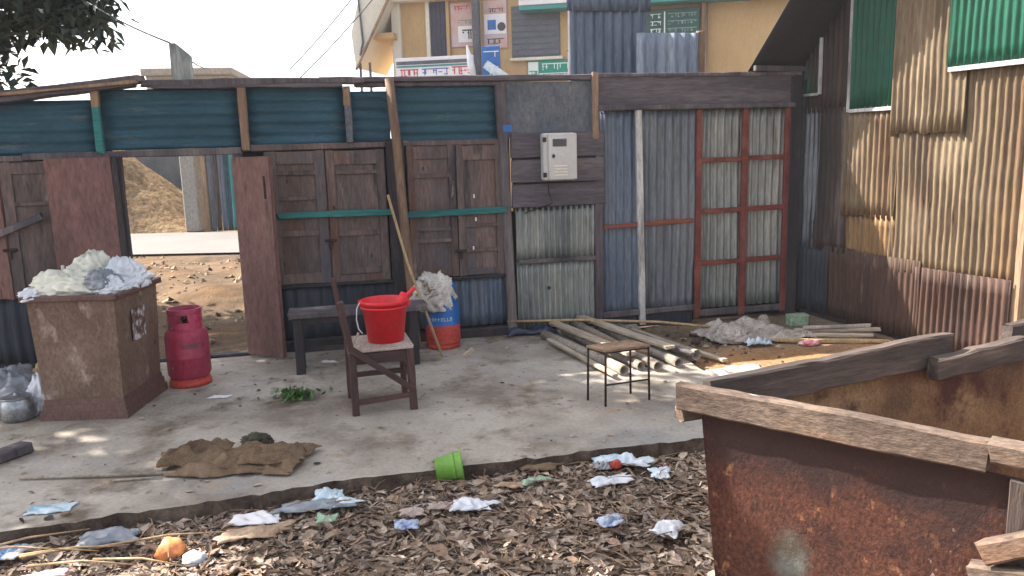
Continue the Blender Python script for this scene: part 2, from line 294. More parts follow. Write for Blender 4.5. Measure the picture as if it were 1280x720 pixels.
m_iron = mat('dark_iron', [C(34, 28, 28, 1.2), C(66, 50, 46, 1.2)], 20, (1, 1, 1), .6, .4, .2, 60)
m_alu = mat('aluminium', [C(128, 132, 138), C(170, 174, 180)], 5, (1, 1, 1), .38, .75, .12, 40)
m_pipe = mat('grey_cement_pipe', [C(122, 112, 102), C(150, 140, 130), C(172, 162, 150)], 5, (1, 1, 1), .85, 0, .3, 50, spots=[(5, .58, C(114, 92, 76), .12), (11, .6, C(92, 84, 78), .1)])
m_hollow = mat('hole_dark', [C(30, 30, 30), C(44, 42, 40)], 8, (1, 1, 1), .9)
m_bamboo = mat('bamboo', [C(150, 124, 92, 1.1), C(178, 152, 116, 1.1)], 6, (1, 1, .1), .6, 0, .2, 50)
m_meter = mat('meter_grey_enamel', [C(160, 158, 156, 1.2), C(178, 176, 174, 1.2)], 4, (1, 1, 1), .5, 0, .05, 60, fineamt=.12)
m_glassdark = mat('dark_glass', [C(38, 44, 56), C(54, 60, 72)], 4, (1, 1, 1), .12, 0, 0, 30, fineamt=.1, spec=.6)
m_yellowwall = mat('yellow_plaster', [C(188, 156, 110, .85), C(204, 172, 128, .85)], 1.5, (1, 1, .4), .85, 0, .1, 40, fineamt=.15)  # yellow is paled slightly, putting distance haze into the colour
m_cream = mat('cream_concrete', [C(196, 190, 176), C(216, 210, 198)], 1.5, (1, 1, .4), .85, 0, .1, 40, fineamt=.15)
m_far = mat('far_concrete', [C(128, 124, 120), C(150, 146, 140)], 1.5, (1, 1, .4), .9, 0, .1, 30)
m_shutter = mat('grey_shutter', [C(84, 86, 98), C(100, 102, 112)], 3, (1, 1, 1), .5, .2, .05, 40)
m_navydoor = mat('navy_doorway', [C(50, 52, 72), C(66, 68, 88)], 3, (1, 1, .3), .6, 0, .05, 40)
m_greensign = mat('green_sign', [C(20, 128, 112), C(30, 140, 122)], 3, (1, 1, 1), .45, 0, 0, 40, fineamt=.1)
m_tealtrim = mat('teal_trim', [C(50, 128, 128), C(70, 142, 140)], 3, (1, 1, 1), .5, 0, 0, 40, fineamt=.25)
m_darkgreen = mat('dark_green_sign', [C(36, 70, 68), C(46, 84, 78)], 3, (1, 1, 1), .5, 0, 0, 40, fineamt=.1)
m_whitesign = mat('white_sign', [C(206, 204, 206), C(224, 222, 226)], 3, (1, 1, 1), .5, 0, 0, 40, fineamt=.1)
m_letterblue = mat('blue_lettering', [C(60, 84, 156), C(70, 94, 166)], 3, fineamt=.1)
m_letterred = mat('red_lettering', [C(176, 60, 74), C(186, 80, 90)], 3, fineamt=.1)
m_letterdark = mat('dark_lettering', [C(60, 60, 70), C(80, 80, 86)], 3, fineamt=.1)
m_letterwhite = mat('white_lettering', [C(206, 216, 214), C(216, 224, 222)], 3, fineamt=.1)
m_pinkposter = mat('pink_poster', [C(176, 132, 122), C(190, 160, 154), C(186, 170, 182)], 2, (1, 1, 1), .5, 0, 0, 40, fineamt=.1)
m_straw = mat('straw_heap', [C(118, 96, 70), C(142, 118, 90), C(162, 138, 110)], 2.5, (1, 1, 1), .95, 0, 1, 9, spec=.05, dist=.12, fineamt=.75)
m_wire = mat('black_cable', [C(70, 70, 74), C(84, 84, 88)], 3)

# ---------------------------------------------------------------- frames of the place
A0 = Vector((-4.0685, 6.1374, 0)); AF = math.atan2(.218602, .975814)     # fence: local x along it, +y behind it
S0 = Vector((2.78, 7.80, 0)); AS = math.atan2(-.92713, .37474)            # shed side wall: local x towards the street, +y inside
B0 = Vector((-2.57, 20.0, 0)); AB = R(-10.8)                              # yellow building facade
def fy(x): return A0.y + (x - A0.x) * math.tan(AF)
EDGE = [(-7.5, 1.9), (-5.2, 2.35), (-3.4, 2.95), (-2.35, 3.4), (-1.6, 3.62), (-.89, 3.87), (-.1, 4.05), (.5, 4.2), (1.06, 4.33)]
def edge_y(x):
    for (a, b), (c, d) in zip(EDGE, EDGE[1:]):
        if a <= x <= c: return b + (d - b) * (x - a) / (c - a)
    return EDGE[0][1] if x < EDGE[0][0] else EDGE[-1][1] + (x - 1.06) * .25
def edge_x(y):  # right side of slab
    return 1.1 + .38 * min(1, max(0, (y - 4.33) / .8)) - .16 * max(0, y - 5.1)

# ---------------------------------------------------------------- ground sheet
def ground():
    def axis(lo, hi, st):
        a = list(np.arange(lo, hi + 1e-6, st)); l = []; v = lo; d = st
        while v > -400: d *= 1.45; v -= d; l.append(v)
        h = []; v = hi; d = st
        while v < 400: d *= 1.45; v += d; h.append(v)
        return l[::-1] + a + h
    X = axis(-8, 5, .11); Y = axis(1, 18.5, .11); nx, ny = len(X), len(Y); vs = []; cols = []
    def mixc(a, b, t): return [a[i] + (b[i] - a[i]) * t for i in range(3)]
    soil = C(122, 106, 92)[:3]; sand = C(180, 140, 102, .75)[:3]; tan = C(150, 128, 106)[:3]; field = C(140, 122, 90)[:3]; yard = C(132, 118, 106)[:3]
    for y in Y:
        for x in X:
            n1 = noise.noise(Vector((x * .9, y * .9, 2))); n2 = noise.noise(Vector((x * 3, y * 3, 5))); n3 = noise.noise(Vector((x * 9, y * 9, 8)))
            if y > fy(x) + .05:
                z = -.05 + .05 * n1 + .03 * n2 + .012 * n3
                if 7.6 < y < 13.6: z += .16 * max(0, math.sin((y - 7.6) / 6 * math.pi)) * (.6 + n1) * (1 if x > -9 else 0)
                if y > 13.4: z = -.02
                c = [q * (.44 + .2 * n3) for q in mixc(tan, sand, min(1, max(0, .2 + n1 * .9 + n2 * .5)))]
                if y > 18 or x < -14 or x > 12: c = mixc(field, tan, .5 + .5 * n1)
            else:
                ins = (x < edge_x(y) and y > edge_y(x))
                if ins: z = -.14; c = yard
                elif y < edge_y(x) and x < 1.9: z = -.1 + .018 * n1 + .012 * n2; c = mixc(soil, tan, max(0, n1 * .4))
                else:
                    z = -.035 + .02 * n1 + .014 * n2 + .006 * n3
                    s = min(1, max(0, 1.15 - abs(y - 6.05 - .08 * (x - 2)) / .6)) * min(1, max(0, (x - 1.1) / .4)); s = min(1, max(0, s + n2 * .5 * s))
                    c = mixc(mixc(yard, tan, .4 + .4 * n2), sand, s)
            vs.append((x, y, z)); cols.append((*c, 1))
    fs = [(j * nx + i, j * nx + i + 1, j * nx + nx + i + 1, j * nx + nx + i) for j in range(ny - 1) for i in range(nx - 1)]
    me = bpy.data.meshes.new('ground'); me.from_pydata(vs, [], fs); me.update()
    at = me.color_attributes.new('col', 'FLOAT_COLOR', 'POINT'); at.data.foreach_set('color', np.array(cols, dtype=np.float32).ravel())
    me.polygons.foreach_set('use_smooth', [True] * len(me.polygons))
    return obj('ground', me, m_soil, kind='structure')
g = ground()

def slab():
    r = random.Random(3); pts = []
    for (a, b), (c, d) in zip(EDGE, EDGE[1:]):
        k = max(2, int(math.hypot(c - a, d - b) / .05))
        for i in range(k): t = i / k; x = a + (c - a) * t; y = b + (d - b) * t; pts.append((x, y + .045 * noise.noise(Vector((x * 3, 1, 1))) + .04 * noise.noise(Vector((x * 13, 1, 4)))))
    y = 4.33
    while y < 7.2: pts.append((edge_x(y) + .05 * noise.noise(Vector((y * 4, 2, 2))), y)); y += .06
    xr = pts[-1][0]; pts.append((xr, fy(xr) + .1)); pts.append((-7.5, fy(-7.5) + .1))
    n = len(pts); mb = MB(); mb.add([(p[0], p[1], 0) for p in pts], [tuple(range(n))])
    s = mb.build('concrete_slab', m_conc, kind='structure')
    vs = []; 
    for i, p in enumerate(pts):
        vs.append((p[0], p[1], .0)); q = .012 + .012 * noise.noise(Vector((p[0] * 7, p[1] * 7, 3))); vs.append((p[0] + q * .3, p[1] - q * .5, -.035)); vs.append((p[0] + q, p[1] - q - .012, -.15))
    fs = []
    for i in range(n - 1):
        for k in range(2): a = i * 3 + k; fs.append((a, a + 1, a + 4, a + 3))
    MB().add(vs, fs).build('slab_edge', m_edge, s)
slab()

rd = MB(); k = 40
for i in range(k + 1):
    x = -60 + 120 * i / k; a = 13.75 - (x + 6) * .06; rd.v += [(x, a, .02), (x, a + .3, .045), (x, a + 3.5, .045), (x, a + 3.8, .02)]
for i in range(k):
    for j in range(3): a = i * 4 + j; rd.f.append((a, a + 4, a + 5, a + 1))
rd.build('road', m_road, kind='structure')

# ---------------------------------------------------------------- the fence with its doors
F = thing('yard_fence', 'long patched fence of tin sheets, timber posts and old doors along the yard', 'fence', A0, AF)
# teal blue strips with horizontal ribs above the doors
for i, (a, b, z0, z1) in enumerate(((-2.2, -.55, 1.66, 1.98), (-.53, .90, 1.70, 2.11), (.93, 1.98, 1.72, 2.185), (2.0, 2.80, 1.72, 2.19), (2.81, 3.17, 1.73, 2.15), (3.2, 4.12, 1.71, 2.2))):
    sheet('blue_sheet', m_blue, F, a, b, z0, z1, .05, .085, .007, True, 11 + i, .01)
# top battens and loose roofing boards, sagging to the left
def toprail(u0, z0, u1, z1, W, T, y, seed, m=m_post):
    L = math.hypot(u1 - u0, z1 - z0); MM = Matrix.Translation((u0, y, z0)) @ Matrix.Rotation(-math.atan2(z1 - z0, u1 - u0), 4, 'Y'); return MB().plank(L, W, T, seed, .006, 12, M=MM, ragged=.02).build('top_board', m, F)
toprail(-2.3, 1.85, 1.27, 2.265, .05, .16, .03, 1); toprail(-2.2, 1.83, 1.21, 2.215, .03, .2, .02, 2, m_beam); toprail(-.6, 2.07, 1.25, 2.235, .022, .14, -.03, 3, m_brownpost)
toprail(1.26, 2.225, 2.95, 2.235, .05, .15, .04, 4); toprail(1.35, 2.195, 2.78, 2.2, .03, .17, .05, 5, m_beam)
toprail(2.6, 2.238, 5.0, 2.248, .045, .14, .04, 6, m_beam); toprail(4.95, 2.262, 6.97, 2.258, .035, .15, .04, 7); toprail(2.9, 2.2, 4.2, 2.2, .035, .12, .06, 8)
# lintels
board('lintel', m_post, F, -2.2, .36, 1.655, 1.70, -.02, .09, 21, label=None)
board('lintel', m_post, F, .36, 1.96, 1.66, 1.715, -.012, .1, 22); board('lintel', m_door, F, 1.97, 3.12, 1.685, 1.735, -.012, .09, 23); board('lintel', m_door, F, 3.26, 4.13, 1.69, 1.735, -.012, .09, 24)
# short posts on the blue strips
for (u, z0, z1, wd, mm, sd) in ((.92, 1.70, 2.16, .062, m_teal, 31), (2.0, 1.70, 2.2, .06, m_brownpost, 32), (2.825, 1.735, 2.18, .055, m_slate, 33), (-.54, 1.66, 2.05, .06, m_post, 34)):
    board('short_post', mm, F, u - wd / 2, u + wd / 2, z0, z1, -.03, .06, sd, vertical=True, seg=6)
board('short_post', m_brownpost, F, .895, .95, 2.05, 2.22, -.034, .064, 35, vertical=True, seg=3); board('post_cap', m_brownpost, F, 2.79, 2.85, 2.03, 2.17, -.034, .05, 36, vertical=True, seg=3)
# main posts
for (u, wd, z1, mm, sd, rt_) in ((1.02, .075, 1.66, m_black, 41, 0), (1.93, .07, 1.66, m_post, 42, 0), (3.19, .15, 1.74, m_black, 43, 0), (4.165, .085, 2.2, m_post, 44, R(-1.4)), (4.985, .075, 1.74, m_post, 45, 0), (6.93, .12, 2.23, m_black, 46, 0), (-.56, .08, 1.66, m_post, 47, 0)):
    board('post', mm, F, u - wd / 2, u + wd / 2, -.03, z1, -.035, .09, sd, vertical=True, rot=rt_)
board('thin_post', m_brownpost, F, 4.93, 4.985, 1.72, 2.28, -.05, .05, 48, vertical=True)
sb = MB().box(4.12, 4.2, -.04, -.036, 1.79, 1.85, .001).build('blue_tape', m_cylblue, F)
# boarded doors
def door(u0, u1, z0, z1, y, seed, rails, stile=.07, m=m_door, hasp=None, tall=True):
    d = board('door', m, F, u0, u1, z0, z1, y, .022, seed, .002); r = random.Random(seed)
    for (a, b) in ((u0, u0 + stile), (u1 - stile, u1)): board('stile', m, d, a, b, z0, z1, y - .018, .02, seed + 1, .003, vertical=True)
    for q, (zz, hh) in enumerate(rails): board('rail', m, d, u0 + stile * .98, u1 - stile * .98, zz - hh / 2, zz + hh / 2, y - .016 - .002 * q % .003, .018, seed + 3 + q, .003)
    if hasp:
        for (hu, hz_) in hasp: MB().box(hu - .05, hu + .05, y - .034, y - .017, hz_ - .012, hz_ + .012).box(hu - .012, hu + .014, y - .046, y - .03, hz_ - .07, hz_ - .008).build('hasp', m_iron, d)
    return d
D1 = door(2.14, 2.605, .575, 1.675, .0, 51, [(1.62, .1), (1.50, .035), (1.29, .03), (1.0, .05), (.62, .08)], .08)
D2 = door(2.617, 3.10, .565, 1.67, .004, 55, [(1.61, .11), (1.49, .03), (.98, .04), (.66, .05), (.6, .06)], .07, hasp=[(2.62, .93)])
D3 = door(3.285, 3.695, .565, 1.69, .0, 61, [(1.63, .1), (1.44, .04), (.98, .03), (.88, .035), (.60, .06)], .06)
D4 = door(3.705, 4.105, .555, 1.69, .004, 66, [(1.62, .12), (1.0, .03), (.78, .04), (.59, .05)], .06, hasp=[(3.72, .78)])
D5 = door(-.5, .18, .6, 1.65, .0, 71, [(1.6, .08), (1.33, .03), (.64, .08)], .08, m=m_leaf_door); D6 = door(.19, .92, .6, 1.65, .004, 75, [(1.6, .08), (1.33, .03), (.64, .08)], .08, hasp=[(.2, .98)])
door(-2.15, -.62, .6, 1.63, .0, 78, [(1.58, .08), (1.0, .06), (.64, .08)], .08)
for (zz, uu) in ((1.43, 2.3), (1.2, 2.66), (.75, 2.23), (.78, 2.95), (1.25, 3.85), (.8, 3.83), (1.05, 3.86), (1.5, 3.42)): MB().box(uu - .006, uu + .006, -.028, -.02, zz - .014, zz + .018, .001).build('paint_chip', m_whitesign if uu > 3.8 else m_iron, F)
for k_, (a, b, z0, z1) in enumerate(((-2.2, .98, -.02, 1.72), (1.95, 3.2, -.02, 1.76), (3.18, 4.2, -.02, 1.76), (4.15, 5.03, -.02, 1.1), (5.0, 6.95, -.02, 2.22))): MB().box(a, b, .075 + .004 * k_, .1, z0, z1, .002).build('light_stop_sheet', m_black, F)  # added unseen sheets that stop sunlight leaking through the fence seams
# brace and teal bars across the doors
MB().plank(.62, .05, .035, 81, .003, M=Matrix.Translation((-.12, -.045, 1.01)) @ Matrix.Rotation(R(-21), 4, 'Y')).build('brace', m_post, F)
board('teal_bar', m_teal, F, 2.21, 3.13, 1.13, 1.18, -.055, .03, 83, rot=R(-.5)); board('teal_bar', m_teal, F, 3.2, 4.13, 1.09, 1.145, -.055, .03, 84, rot=R(.6))
# dark tin under the doors and the sills
sheet('lower_sheet', m_dark, F, -2.15, .98, .06, .6, .02, .09, .012, seed=91); sheet('lower_sheet', m_dark, F, 1.98, 3.12, .08, .57, .02, .1, .012, seed=92); sheet('lower_sheet', m_bluegrey, F, 3.26, 4.12, .1, .56, .02, .085, .011, seed=93)
for (a, b, z0, z1, sd) in ((-2.2, .98, -.03, .07, 95), (1.97, 3.12, -.03, .10, 96), (3.26, 4.12, -.03, .085, 97), (1.04, 1.92, -.05, .025, 98)): board('sill', m_black, F, a, b, z0, z1, -.03, .1, sd)
board('ledge', m_black, F, 1.97, 3.12, .545, .575, -.03, .06, 99); board('ledge', m_black, F, 3.27, 4.12, .53, .555, -.03, .06, 100)
# opened narrow leaves of the doorway
def leafdoor(hu, ang, w, seed, flip):
    d = obj('open_door_leaf', None, None, F, (hu, -.05, 0), (0, 0, ang)); d.name = 'open_door_leaf'
    return d
def leaf_mesh(w, seed):
    return MB().plank(w, 1.62, .03, seed, .003, 6, M=Matrix.Translation((0, 0, .84)))
L1 = leaf_mesh(.45, 101).build('open_door_leaf', m_leaf_door, F, loc=(1.0, -.075, .02), rot=(0, 0, R(180 + 9)))
board('edge_strip', m_black, L1, -.04, .0, .03, 1.65, -.03, .05, 102, vertical=True); MB().box(.40, .425, .014, .03, .80, .84).build('latch', m_white, L1)
L2 = leaf_mesh(.37, 103).build('open_door_leaf', m_leaf_door, F, loc=(1.9, -.06, -.01), rot=(0, 0, R(-37)))
MB().box(.30, .318, -.023, -.013, 1.32, 1.5).build('handle_slot', m_iron, L2); board('edge_strip', m_leaf_door, L2, .335, .372, .03, 1.64, -.026, .012, 104, vertical=True)
# right part: flat sheet, three planks, tin bays
MB().box(4.09, 4.94, .0, .012, 1.74, 2.21, .002).build('flat_sheet', m_slate, F)
for i, (z0, z1) in enumerate(((1.565, 1.775), (1.352, 1.548), (1.135, 1.335))): board('plank', m_beam, F, 4.19, 5.03, z0, z1, -.04 - .006 * (i == 1), .03, 111 + i, .003, rot=R((.3, -.2, .2)[i]))
MB().box(4.2, 5.0, .0, .01, 1.1, 1.78, .001).build('backing_board', m_black, F)
sheet('pale_sheet', m_pale, F, 4.22, 4.955, .655, 1.14, .0, .052, .012, seed=115, label=None); sheet('pale_sheet', m_pale, F, 4.22, 4.955, .03, .66, .012, .052, .012, seed=116)
board('cross_rail', m_post, F, 4.23, 4.95, .635, .672, -.035, .03, 117)
MB().lathe([(0.0001, 0), (.017, 0)], 12).build('hole', m_hollow, F, loc=(4.51, -.0095, .40), rot=(R(90), 0, 0))  # flat disc, the shade inside the hole is painted as its dark colour
board('head_board', m_beam, F, 4.985, 6.9, 1.995, 2.245, -.02, .03, 121, .004); board('head_ledge', m_post, F, 4.97, 6.9, 1.955, 1.998, -.06, .08, 122, .004)
sheet('dark_sheet', m_bluegrey, F, 5.02, 5.40, .08, 1.96, .02, .076, .011, seed=123); sheet('grey_sheet', m_grey, F, 5.40, 5.93, .1, 1.96, .014, .076, .01, seed=124)
board('white_post', m_white, F, 5.375, 5.435, .0, 1.955, -.035, .04, 125, .002, vertical=True, rot=R(-1.2)); board('rust_rail', m_rustrail, F, 5.03, 5.38, .905, .945, -.025, .03, 126, rot=R(1)); board('rust_rail', m_rustrail, F, 5.43, 5.91, .915, .955, -.025, .03, 127, rot=R(1.6))
board('bottom_rail', m_post, F, 5.02, 5.93, .085, .135, -.03, .04, 128, rot=R(.8)); MB().box(5.02, 5.92, .01, .03, -.03, .1, .002).build('dark_board', m_dark, F)  # dark board along the foot of the tin bays
# red framed tin gate
RG = board('red_gate', m_pale, F, 5.96, 6.86, .1, 1.955, .05, .006, 131, .001)
for k_, (a, b) in enumerate(((5.94, 6.4), (6.39, 6.87))): sheet('gate_sheet', m_pale, RG, a, b, .1, 1.955, .03, .072, .016, seed=132 + k_)
for k_, (u, wd) in enumerate(((5.955, .055), (6.415, .06), (6.85, .05))): board('red_stile', m_redframe, RG, u - wd / 2, u + wd / 2, .02, 1.955, -.03, .035, 135 + k_, .002, vertical=True)
for k_, z in enumerate((1.49, 1.02, .535)):
    board('red_rail', m_redframe, RG, 5.985, 6.385, z - .02, z + .025, -.022, .025, 140 + k_, .002, rot=R(.6)); board('red_rail', m_redframe, RG, 6.445, 6.825, z - .012, z + .033, -.022, .025, 145 + k_, .002, rot=R(.6))
board('bottom_rail', m_post, F, 5.98, 6.88, .03, .09, -.02, .05, 149)
sheet('corner_sheet', m_dark, F, 6.97, 7.1, .0, 2.2, .03, .076, .009, seed=150)

# tin sheets of the stall behind the fence, and the bent tin strip
st = thing('tin_stall', 'dark blue grey tin stall rising behind the fence beside the grey sheet', 'stall', A0, AF)
sheet('wall_sheet', m_bluegrey, st, 4.93, 5.70, .0, 3.25, .62, .095, .012, seed=161, label='tall dark blue grey tin sheet'); sheet('wall_sheet', m_bluegrey, st, 4.9, 5.74, 2.9, 3.3, .6, .095, .012, seed=162)
sheet('wall_sheet', mat('pale_blue_grey_tin', [C(96, 106, 122, 1.3), C(122, 132, 146, 1.3), C(140, 144, 152, 1.3)], 4, SV, .5, .2, .12, 60, spots=[(5, .62, C(104, 88, 88), .1)]), st, 5.58, 6.22, .0, 2.70, .56, .11, .014, seed=163, label='shorter pale grey tin sheet with rust')
board('post', m_brownpost, st, 6.215, 6.29, 0, 2.72, .56, .06, 164, vertical=True); board('post', m_post, st, 4.94, 5.0, 0, 3.2, .66, .06, 165, vertical=True); board('post', m_post, st, 5.66, 5.72, 0, 3.2, .66, .06, 166, vertical=True)
board('beam', m_post, st, 4.94, 6.28, 2.5, 2.56, .68, .05, 167)
sheet('side_sheet', m_bluegrey, obj('side_wall', None, None, st, (6.22, .6, 0), (0, 0, R(90))), .0, 1.6, 0, 2.5, .0, seed=168)
bt = thing('bent_tin_strip', 'narrow pale tin strip with a cut corner standing up behind the fence top', 'tin strip', A0, AF)
sheet('strip', m_pale, bt, 1.47, 1.635, 1.9, 2.545, .13, .09, .010, seed=171, top=lambda x: 2.545 - max(0, (x - 1.52)) * .9); board('batten', m_post, bt, 1.48, 1.53, 1.75, 2.4, .145, .03, 172, vertical=True)

# ---------------------------------------------------------------- corrugated shed on the right
S = thing('corrugated_shed', 'tall rusty corrugated tin shed with green patches and steep overhanging roof', 'shed', S0, AS)
rk = lambda x: 2.27 + 1.03 * x
END = 2.27
sheet('brown_sheet', m_grey, S, -.05, .3, .62, 1.95, .004, seed=216, rag=.02); sheet('brown_sheet', m_rust_brn, S, .22, .66, .62, 1.93, .0, seed=201, rag=.02); sheet('tan_sheet', m_rust_tan, S, .60, 1.2, .98, 1.92, -.012, seed=202, rag=.02); sheet('ochre_sheet', m_rust_yel, S, .60, 1.2, .58, 1.0, -.004, seed=203, rag=.015)
sheet('tan_sheet', m_rust_tan, S, 1.14, END, .55, 2.2, -.02, seed=204, rag=.02); sheet('dark_low_sheet', m_dark, S, -.05, .48, .03, .68, -.012, seed=215, rag=.025); sheet('red_brown_sheet', m_rust_red, S, .42, .78, .03, .68, -.014, seed=205, rag=.025); sheet('red_brown_sheet', m_rust_red, S, .72, 1.5, .0, .66, -.024, seed=206, rag=.02); sheet('red_brown_sheet', m_rust_red, S, 1.44, END, -.02, .61, -.034, seed=207, rag=.02)
sheet('brown_sheet', m_rust_brn, S, .1, .75, 1.9, 2.27, -.01, seed=208, top=lambda x: rk(x), rag=.01)
sheet('green_sheet', m_green, S, -.04, .31, 2.06, 2.2, -.022, seed=209, top=lambda x: max(2.1, rk(x) - .02)); sheet('green_sheet', m_green, S, .68, 1.18, 1.89, 2.9, -.034, seed=210, top=lambda x: rk(x))
sheet('tan_sheet', m_rust_tan, S, 1.15, 1.82, 1.68, 3.4, -.05, seed=211, rag=.05, top=lambda x: rk(x)); sheet('green_sheet', m_green, S, 1.66, 2.33, 2.13, 4.0, -.07, seed=212, top=lambda x: rk(x))
for (a, b, z0, z1) in ((-.02, .29, 2.05, 2.075), (.68, 1.16, 1.875, 1.905), (1.68, 2.3, 2.125, 2.16)): MB().box(a, b, -.088 if a > 1.5 else -.052, -.066 if a > 1.5 else -.03, z0, z1, .002).build('trim_strip', m_white, S)
MB().box(.655, .685, -.055, -.025, 1.88, 2.92, .002).build('trim_strip', m_white, S); MB().box(.29, .318, -.045, -.02, 2.06, 2.56, .002).build('trim_strip', m_white, S)
board('corner_post', m_brownpost, S, END - .02, END + .06, -.05, 4.6, .0, .08, 221, vertical=True); board('post', m_post, S, -.1, -.02, -.05, 2.2, .02, .08, 222, vertical=True)
board('base_rail', m_black, S, -.05, END, -.04, .03, .0, .06, 223)
# gable overhang: the roof runs up from the eave at 45 degrees and hangs .6 m out over the wall
a_ = math.atan(1.03); 
rf = MB(); L_ = 4.2
nseg = 46
for i in range(nseg + 1):
    y = -.6 + 4.2 * i / nseg; 
    for j in range(13):
        d = -.09 + L_ * j / 12; q = .012 * math.sin(i * 2.6) + .008 * noise.noise(Vector((y * 2, d * 2, 4)))
        rf.v.append((d * math.cos(a_) - q * math.sin(a_), y, 2.285 + d * math.sin(a_) + q * math.cos(a_)))
for i in range(nseg):
    for j in range(12): q = i * 13 + j; rf.f.append((q, q + 1, q + 14, q + 13))
ro = rf.build('roof', m_roof, S, True, solid=.004)
for i, d in enumerate((.1, 1.2, 2.3)): MB().box(-.59, 3.5, -.02, .02, -.05, -.0, .003).build('purlin', m_post, ro, loc=(d * math.cos(a_) + .01, 0, 2.26 + d * math.sin(a_)), rot=(0, 0, R(90)))
# the other walls of the shed
ew = obj('end_wall', None, None, S, (END + .03, .04, 0), (0, 0, R(90)))
sheet('end_sheet', m_grey, S, 0, .01, 0, .01, 0) if False else None
bpy.data.objects.remove(ew)
es = sheet('end_sheet', m_rust_brn, S, .08, 3.4, .0, 4.5, 0, seed=231); es.location = (END + .03, 0, 0); es.rotation_euler = (0, 0, R(90))
bs = sheet('back_sheet', m_rust_brn, S, .05, 3.4, .0, 2.2, 0, seed=232); bs.location = (-.06, 0, 0); bs.rotation_euler = (0, 0, R(90))
# neighbouring wall glimpsed past the shed corner
nb = thing('neighbour_wall', 'pale blue tin wall glimpsed past the corner of the rusty shed', 'wall', (4.9, 5.6, 0), R(-14)); sheet('wall_sheet', m_bluegrey, nb, -.6, 3., -.05, 2.2, 0, .09, .012, seed=235); board('post', m_white, nb, -.62, -.55, -.05, 2.2, -.04, .05, 236, vertical=True)

# ---------------------------------------------------------------- yellow building across the road
Y = thing('yellow_building', 'yellow painted shop building with posters and teal trim behind the fence', 'building', B0, AB)
MB().box(0, 10.6, 0, 7, 0, 6.4, .01).build('wall', m_yellowwall, Y)
MB().box(-.12, .1, -.12, .12, 0, 6.4, .02).build('corner_pilaster', m_cream, Y)
d = MB().box(.82, 1.22, -.03, .02, 3.72, 5.1, .01).build('window', m_navydoor, Y)
for k_ in range(4): MB().box(.86 + k_ * .1, .875 + k_ * .1, -.05, -.03, 3.74, 5.08, .003).build('grille_bar', m_letterdark, d)
MB().box(.72, .815, -.08, .0, 3.7, 5.15, .01).build('window_jamb', m_cream, Y); MB().box(1.22, 1.3, -.08, .0, 3.7, 5.15, .01).build('window_jamb', m_yellowwall, Y)
p = MB().box(1.33, 1.86, -.04, .0, 4.05, 5.05, .004).build('poster', m_pinkposter, Y); strokes('lettering', m_letterred, p, 1.42, 1.78, 4.86, 4.98, -.041, 5, 3); strokes('lettering', m_greensign, p, 1.5, 1.84, 4.56, 4.66, -.041, 6, 4); MB().box(1.5, 1.84, -.046, -.04, 4.15, 4.52, .002).build('picture_block', m_whitesign, p); strokes('lettering', m_letterdark, p, 1.6, 1.84, 4.2, 4.44, -.047, 4, 5)
MB().box(1.9, 2.06, -.3, -.1, 0, 6.2, .02).build('drain_pipe', m_slate, Y)
p = MB().box(2.12, 2.68, -.05, .0, 3.98, 5.05, .004).build('poster', m_pinkposter, Y); MB().box(2.14, 2.66, -.056, -.05, 4.3, 4.75, .002).build('picture_block', m_whitesign, p); MB().box(2.22, 2.42, -.062, -.056, 4.4, 4.62, .02).build('picture_block', m_cylblue, p); MB().lathe([(.001, 0), (.1, 0)], 14).build('picture_block', m_letterdark, p, loc=(2.55, -.06, 4.46), rot=(R(90), 0, 0)); strokes('lettering', m_letterdark, p, 2.25, 2.6, 4.78, 4.88, -.051, 6, 8); strokes('lettering', m_letterdark, p, 2.2, 2.6, 4.05, 4.2, -.051, 6, 9)
wi = MB().box(2.78, 3.92, -.03, .02, 3.74, 4.9, .01).build('shutter_window', m_shutter, Y)
for k_ in range(8): MB().box(2.8, 3.9, -.042, -.03, 3.78 + k_ * .135, 3.88 + k_ * .135, .004).build('slat', m_shutter, wi)
MB().box(2.74, 3.98, -.12, .0, 3.66, 3.73, .01).build('sill', m_cream, Y)
p = MB().box(3.14, 4.22, -.06, .0, 3.2, 3.66, .004).build('green_signboard', m_greensign, Y); MB().box(3.16, 3.4, -.066, -.06, 3.22, 3.62, .002).build('picture_block', m_letterwhite, p); strokes('lettering', m_greensign, p, 3.18, 3.38, 3.3, 3.42, -.068, 4, 14); MB().box(3.42, 4.2, -.066, -.06, 3.24, 3.36, .002).build('picture_block', m_letterwhite, p); strokes('lettering', m_letterdark, p, 3.5, 4.1, 3.26, 3.34, -.068, 9, 15); strokes('lettering', m_letterwhite, p, 3.48, 4.14, 3.42, 3.58, -.061, 8, 16)
p = MB().box(.15, 2.0, -.75, -.65, 3.2, 3.78, .01).build('white_banner', m_whitesign, Y); strokes('lettering', m_letterblue, p, .78, 1.42, 3.36, 3.52, -.751, 5, 21); strokes('lettering', m_letterred, p, 1.5, 1.95, 3.34, 3.54, -.751, 5, 22); strokes('lettering', m_letterred, p, .25, .7, 3.34, 3.52, -.751, 5, 23); MB().box(.17, 1.98, -.76, -.75, 3.62, 3.7, .002).build('stripe', m_slate, p); MB().box(.17, 1.98, -.762, -.75, 3.56, 3.6, .002).build('stripe', m_tealtrim, p)
for u_ in (.4, 1.7): MB().box(u_, u_ + .06, -.66, .0, 3.3, 3.36, .004).build('banner_arm', m_slate, Y)
MB().tube([(2.0, -.7, 3.2), (1.93, -.72, 3.6), (1.86, -.7, 4.0)], [.07, .09, .02], 8).build('hanging_cloth', m_bagw, Y, True)
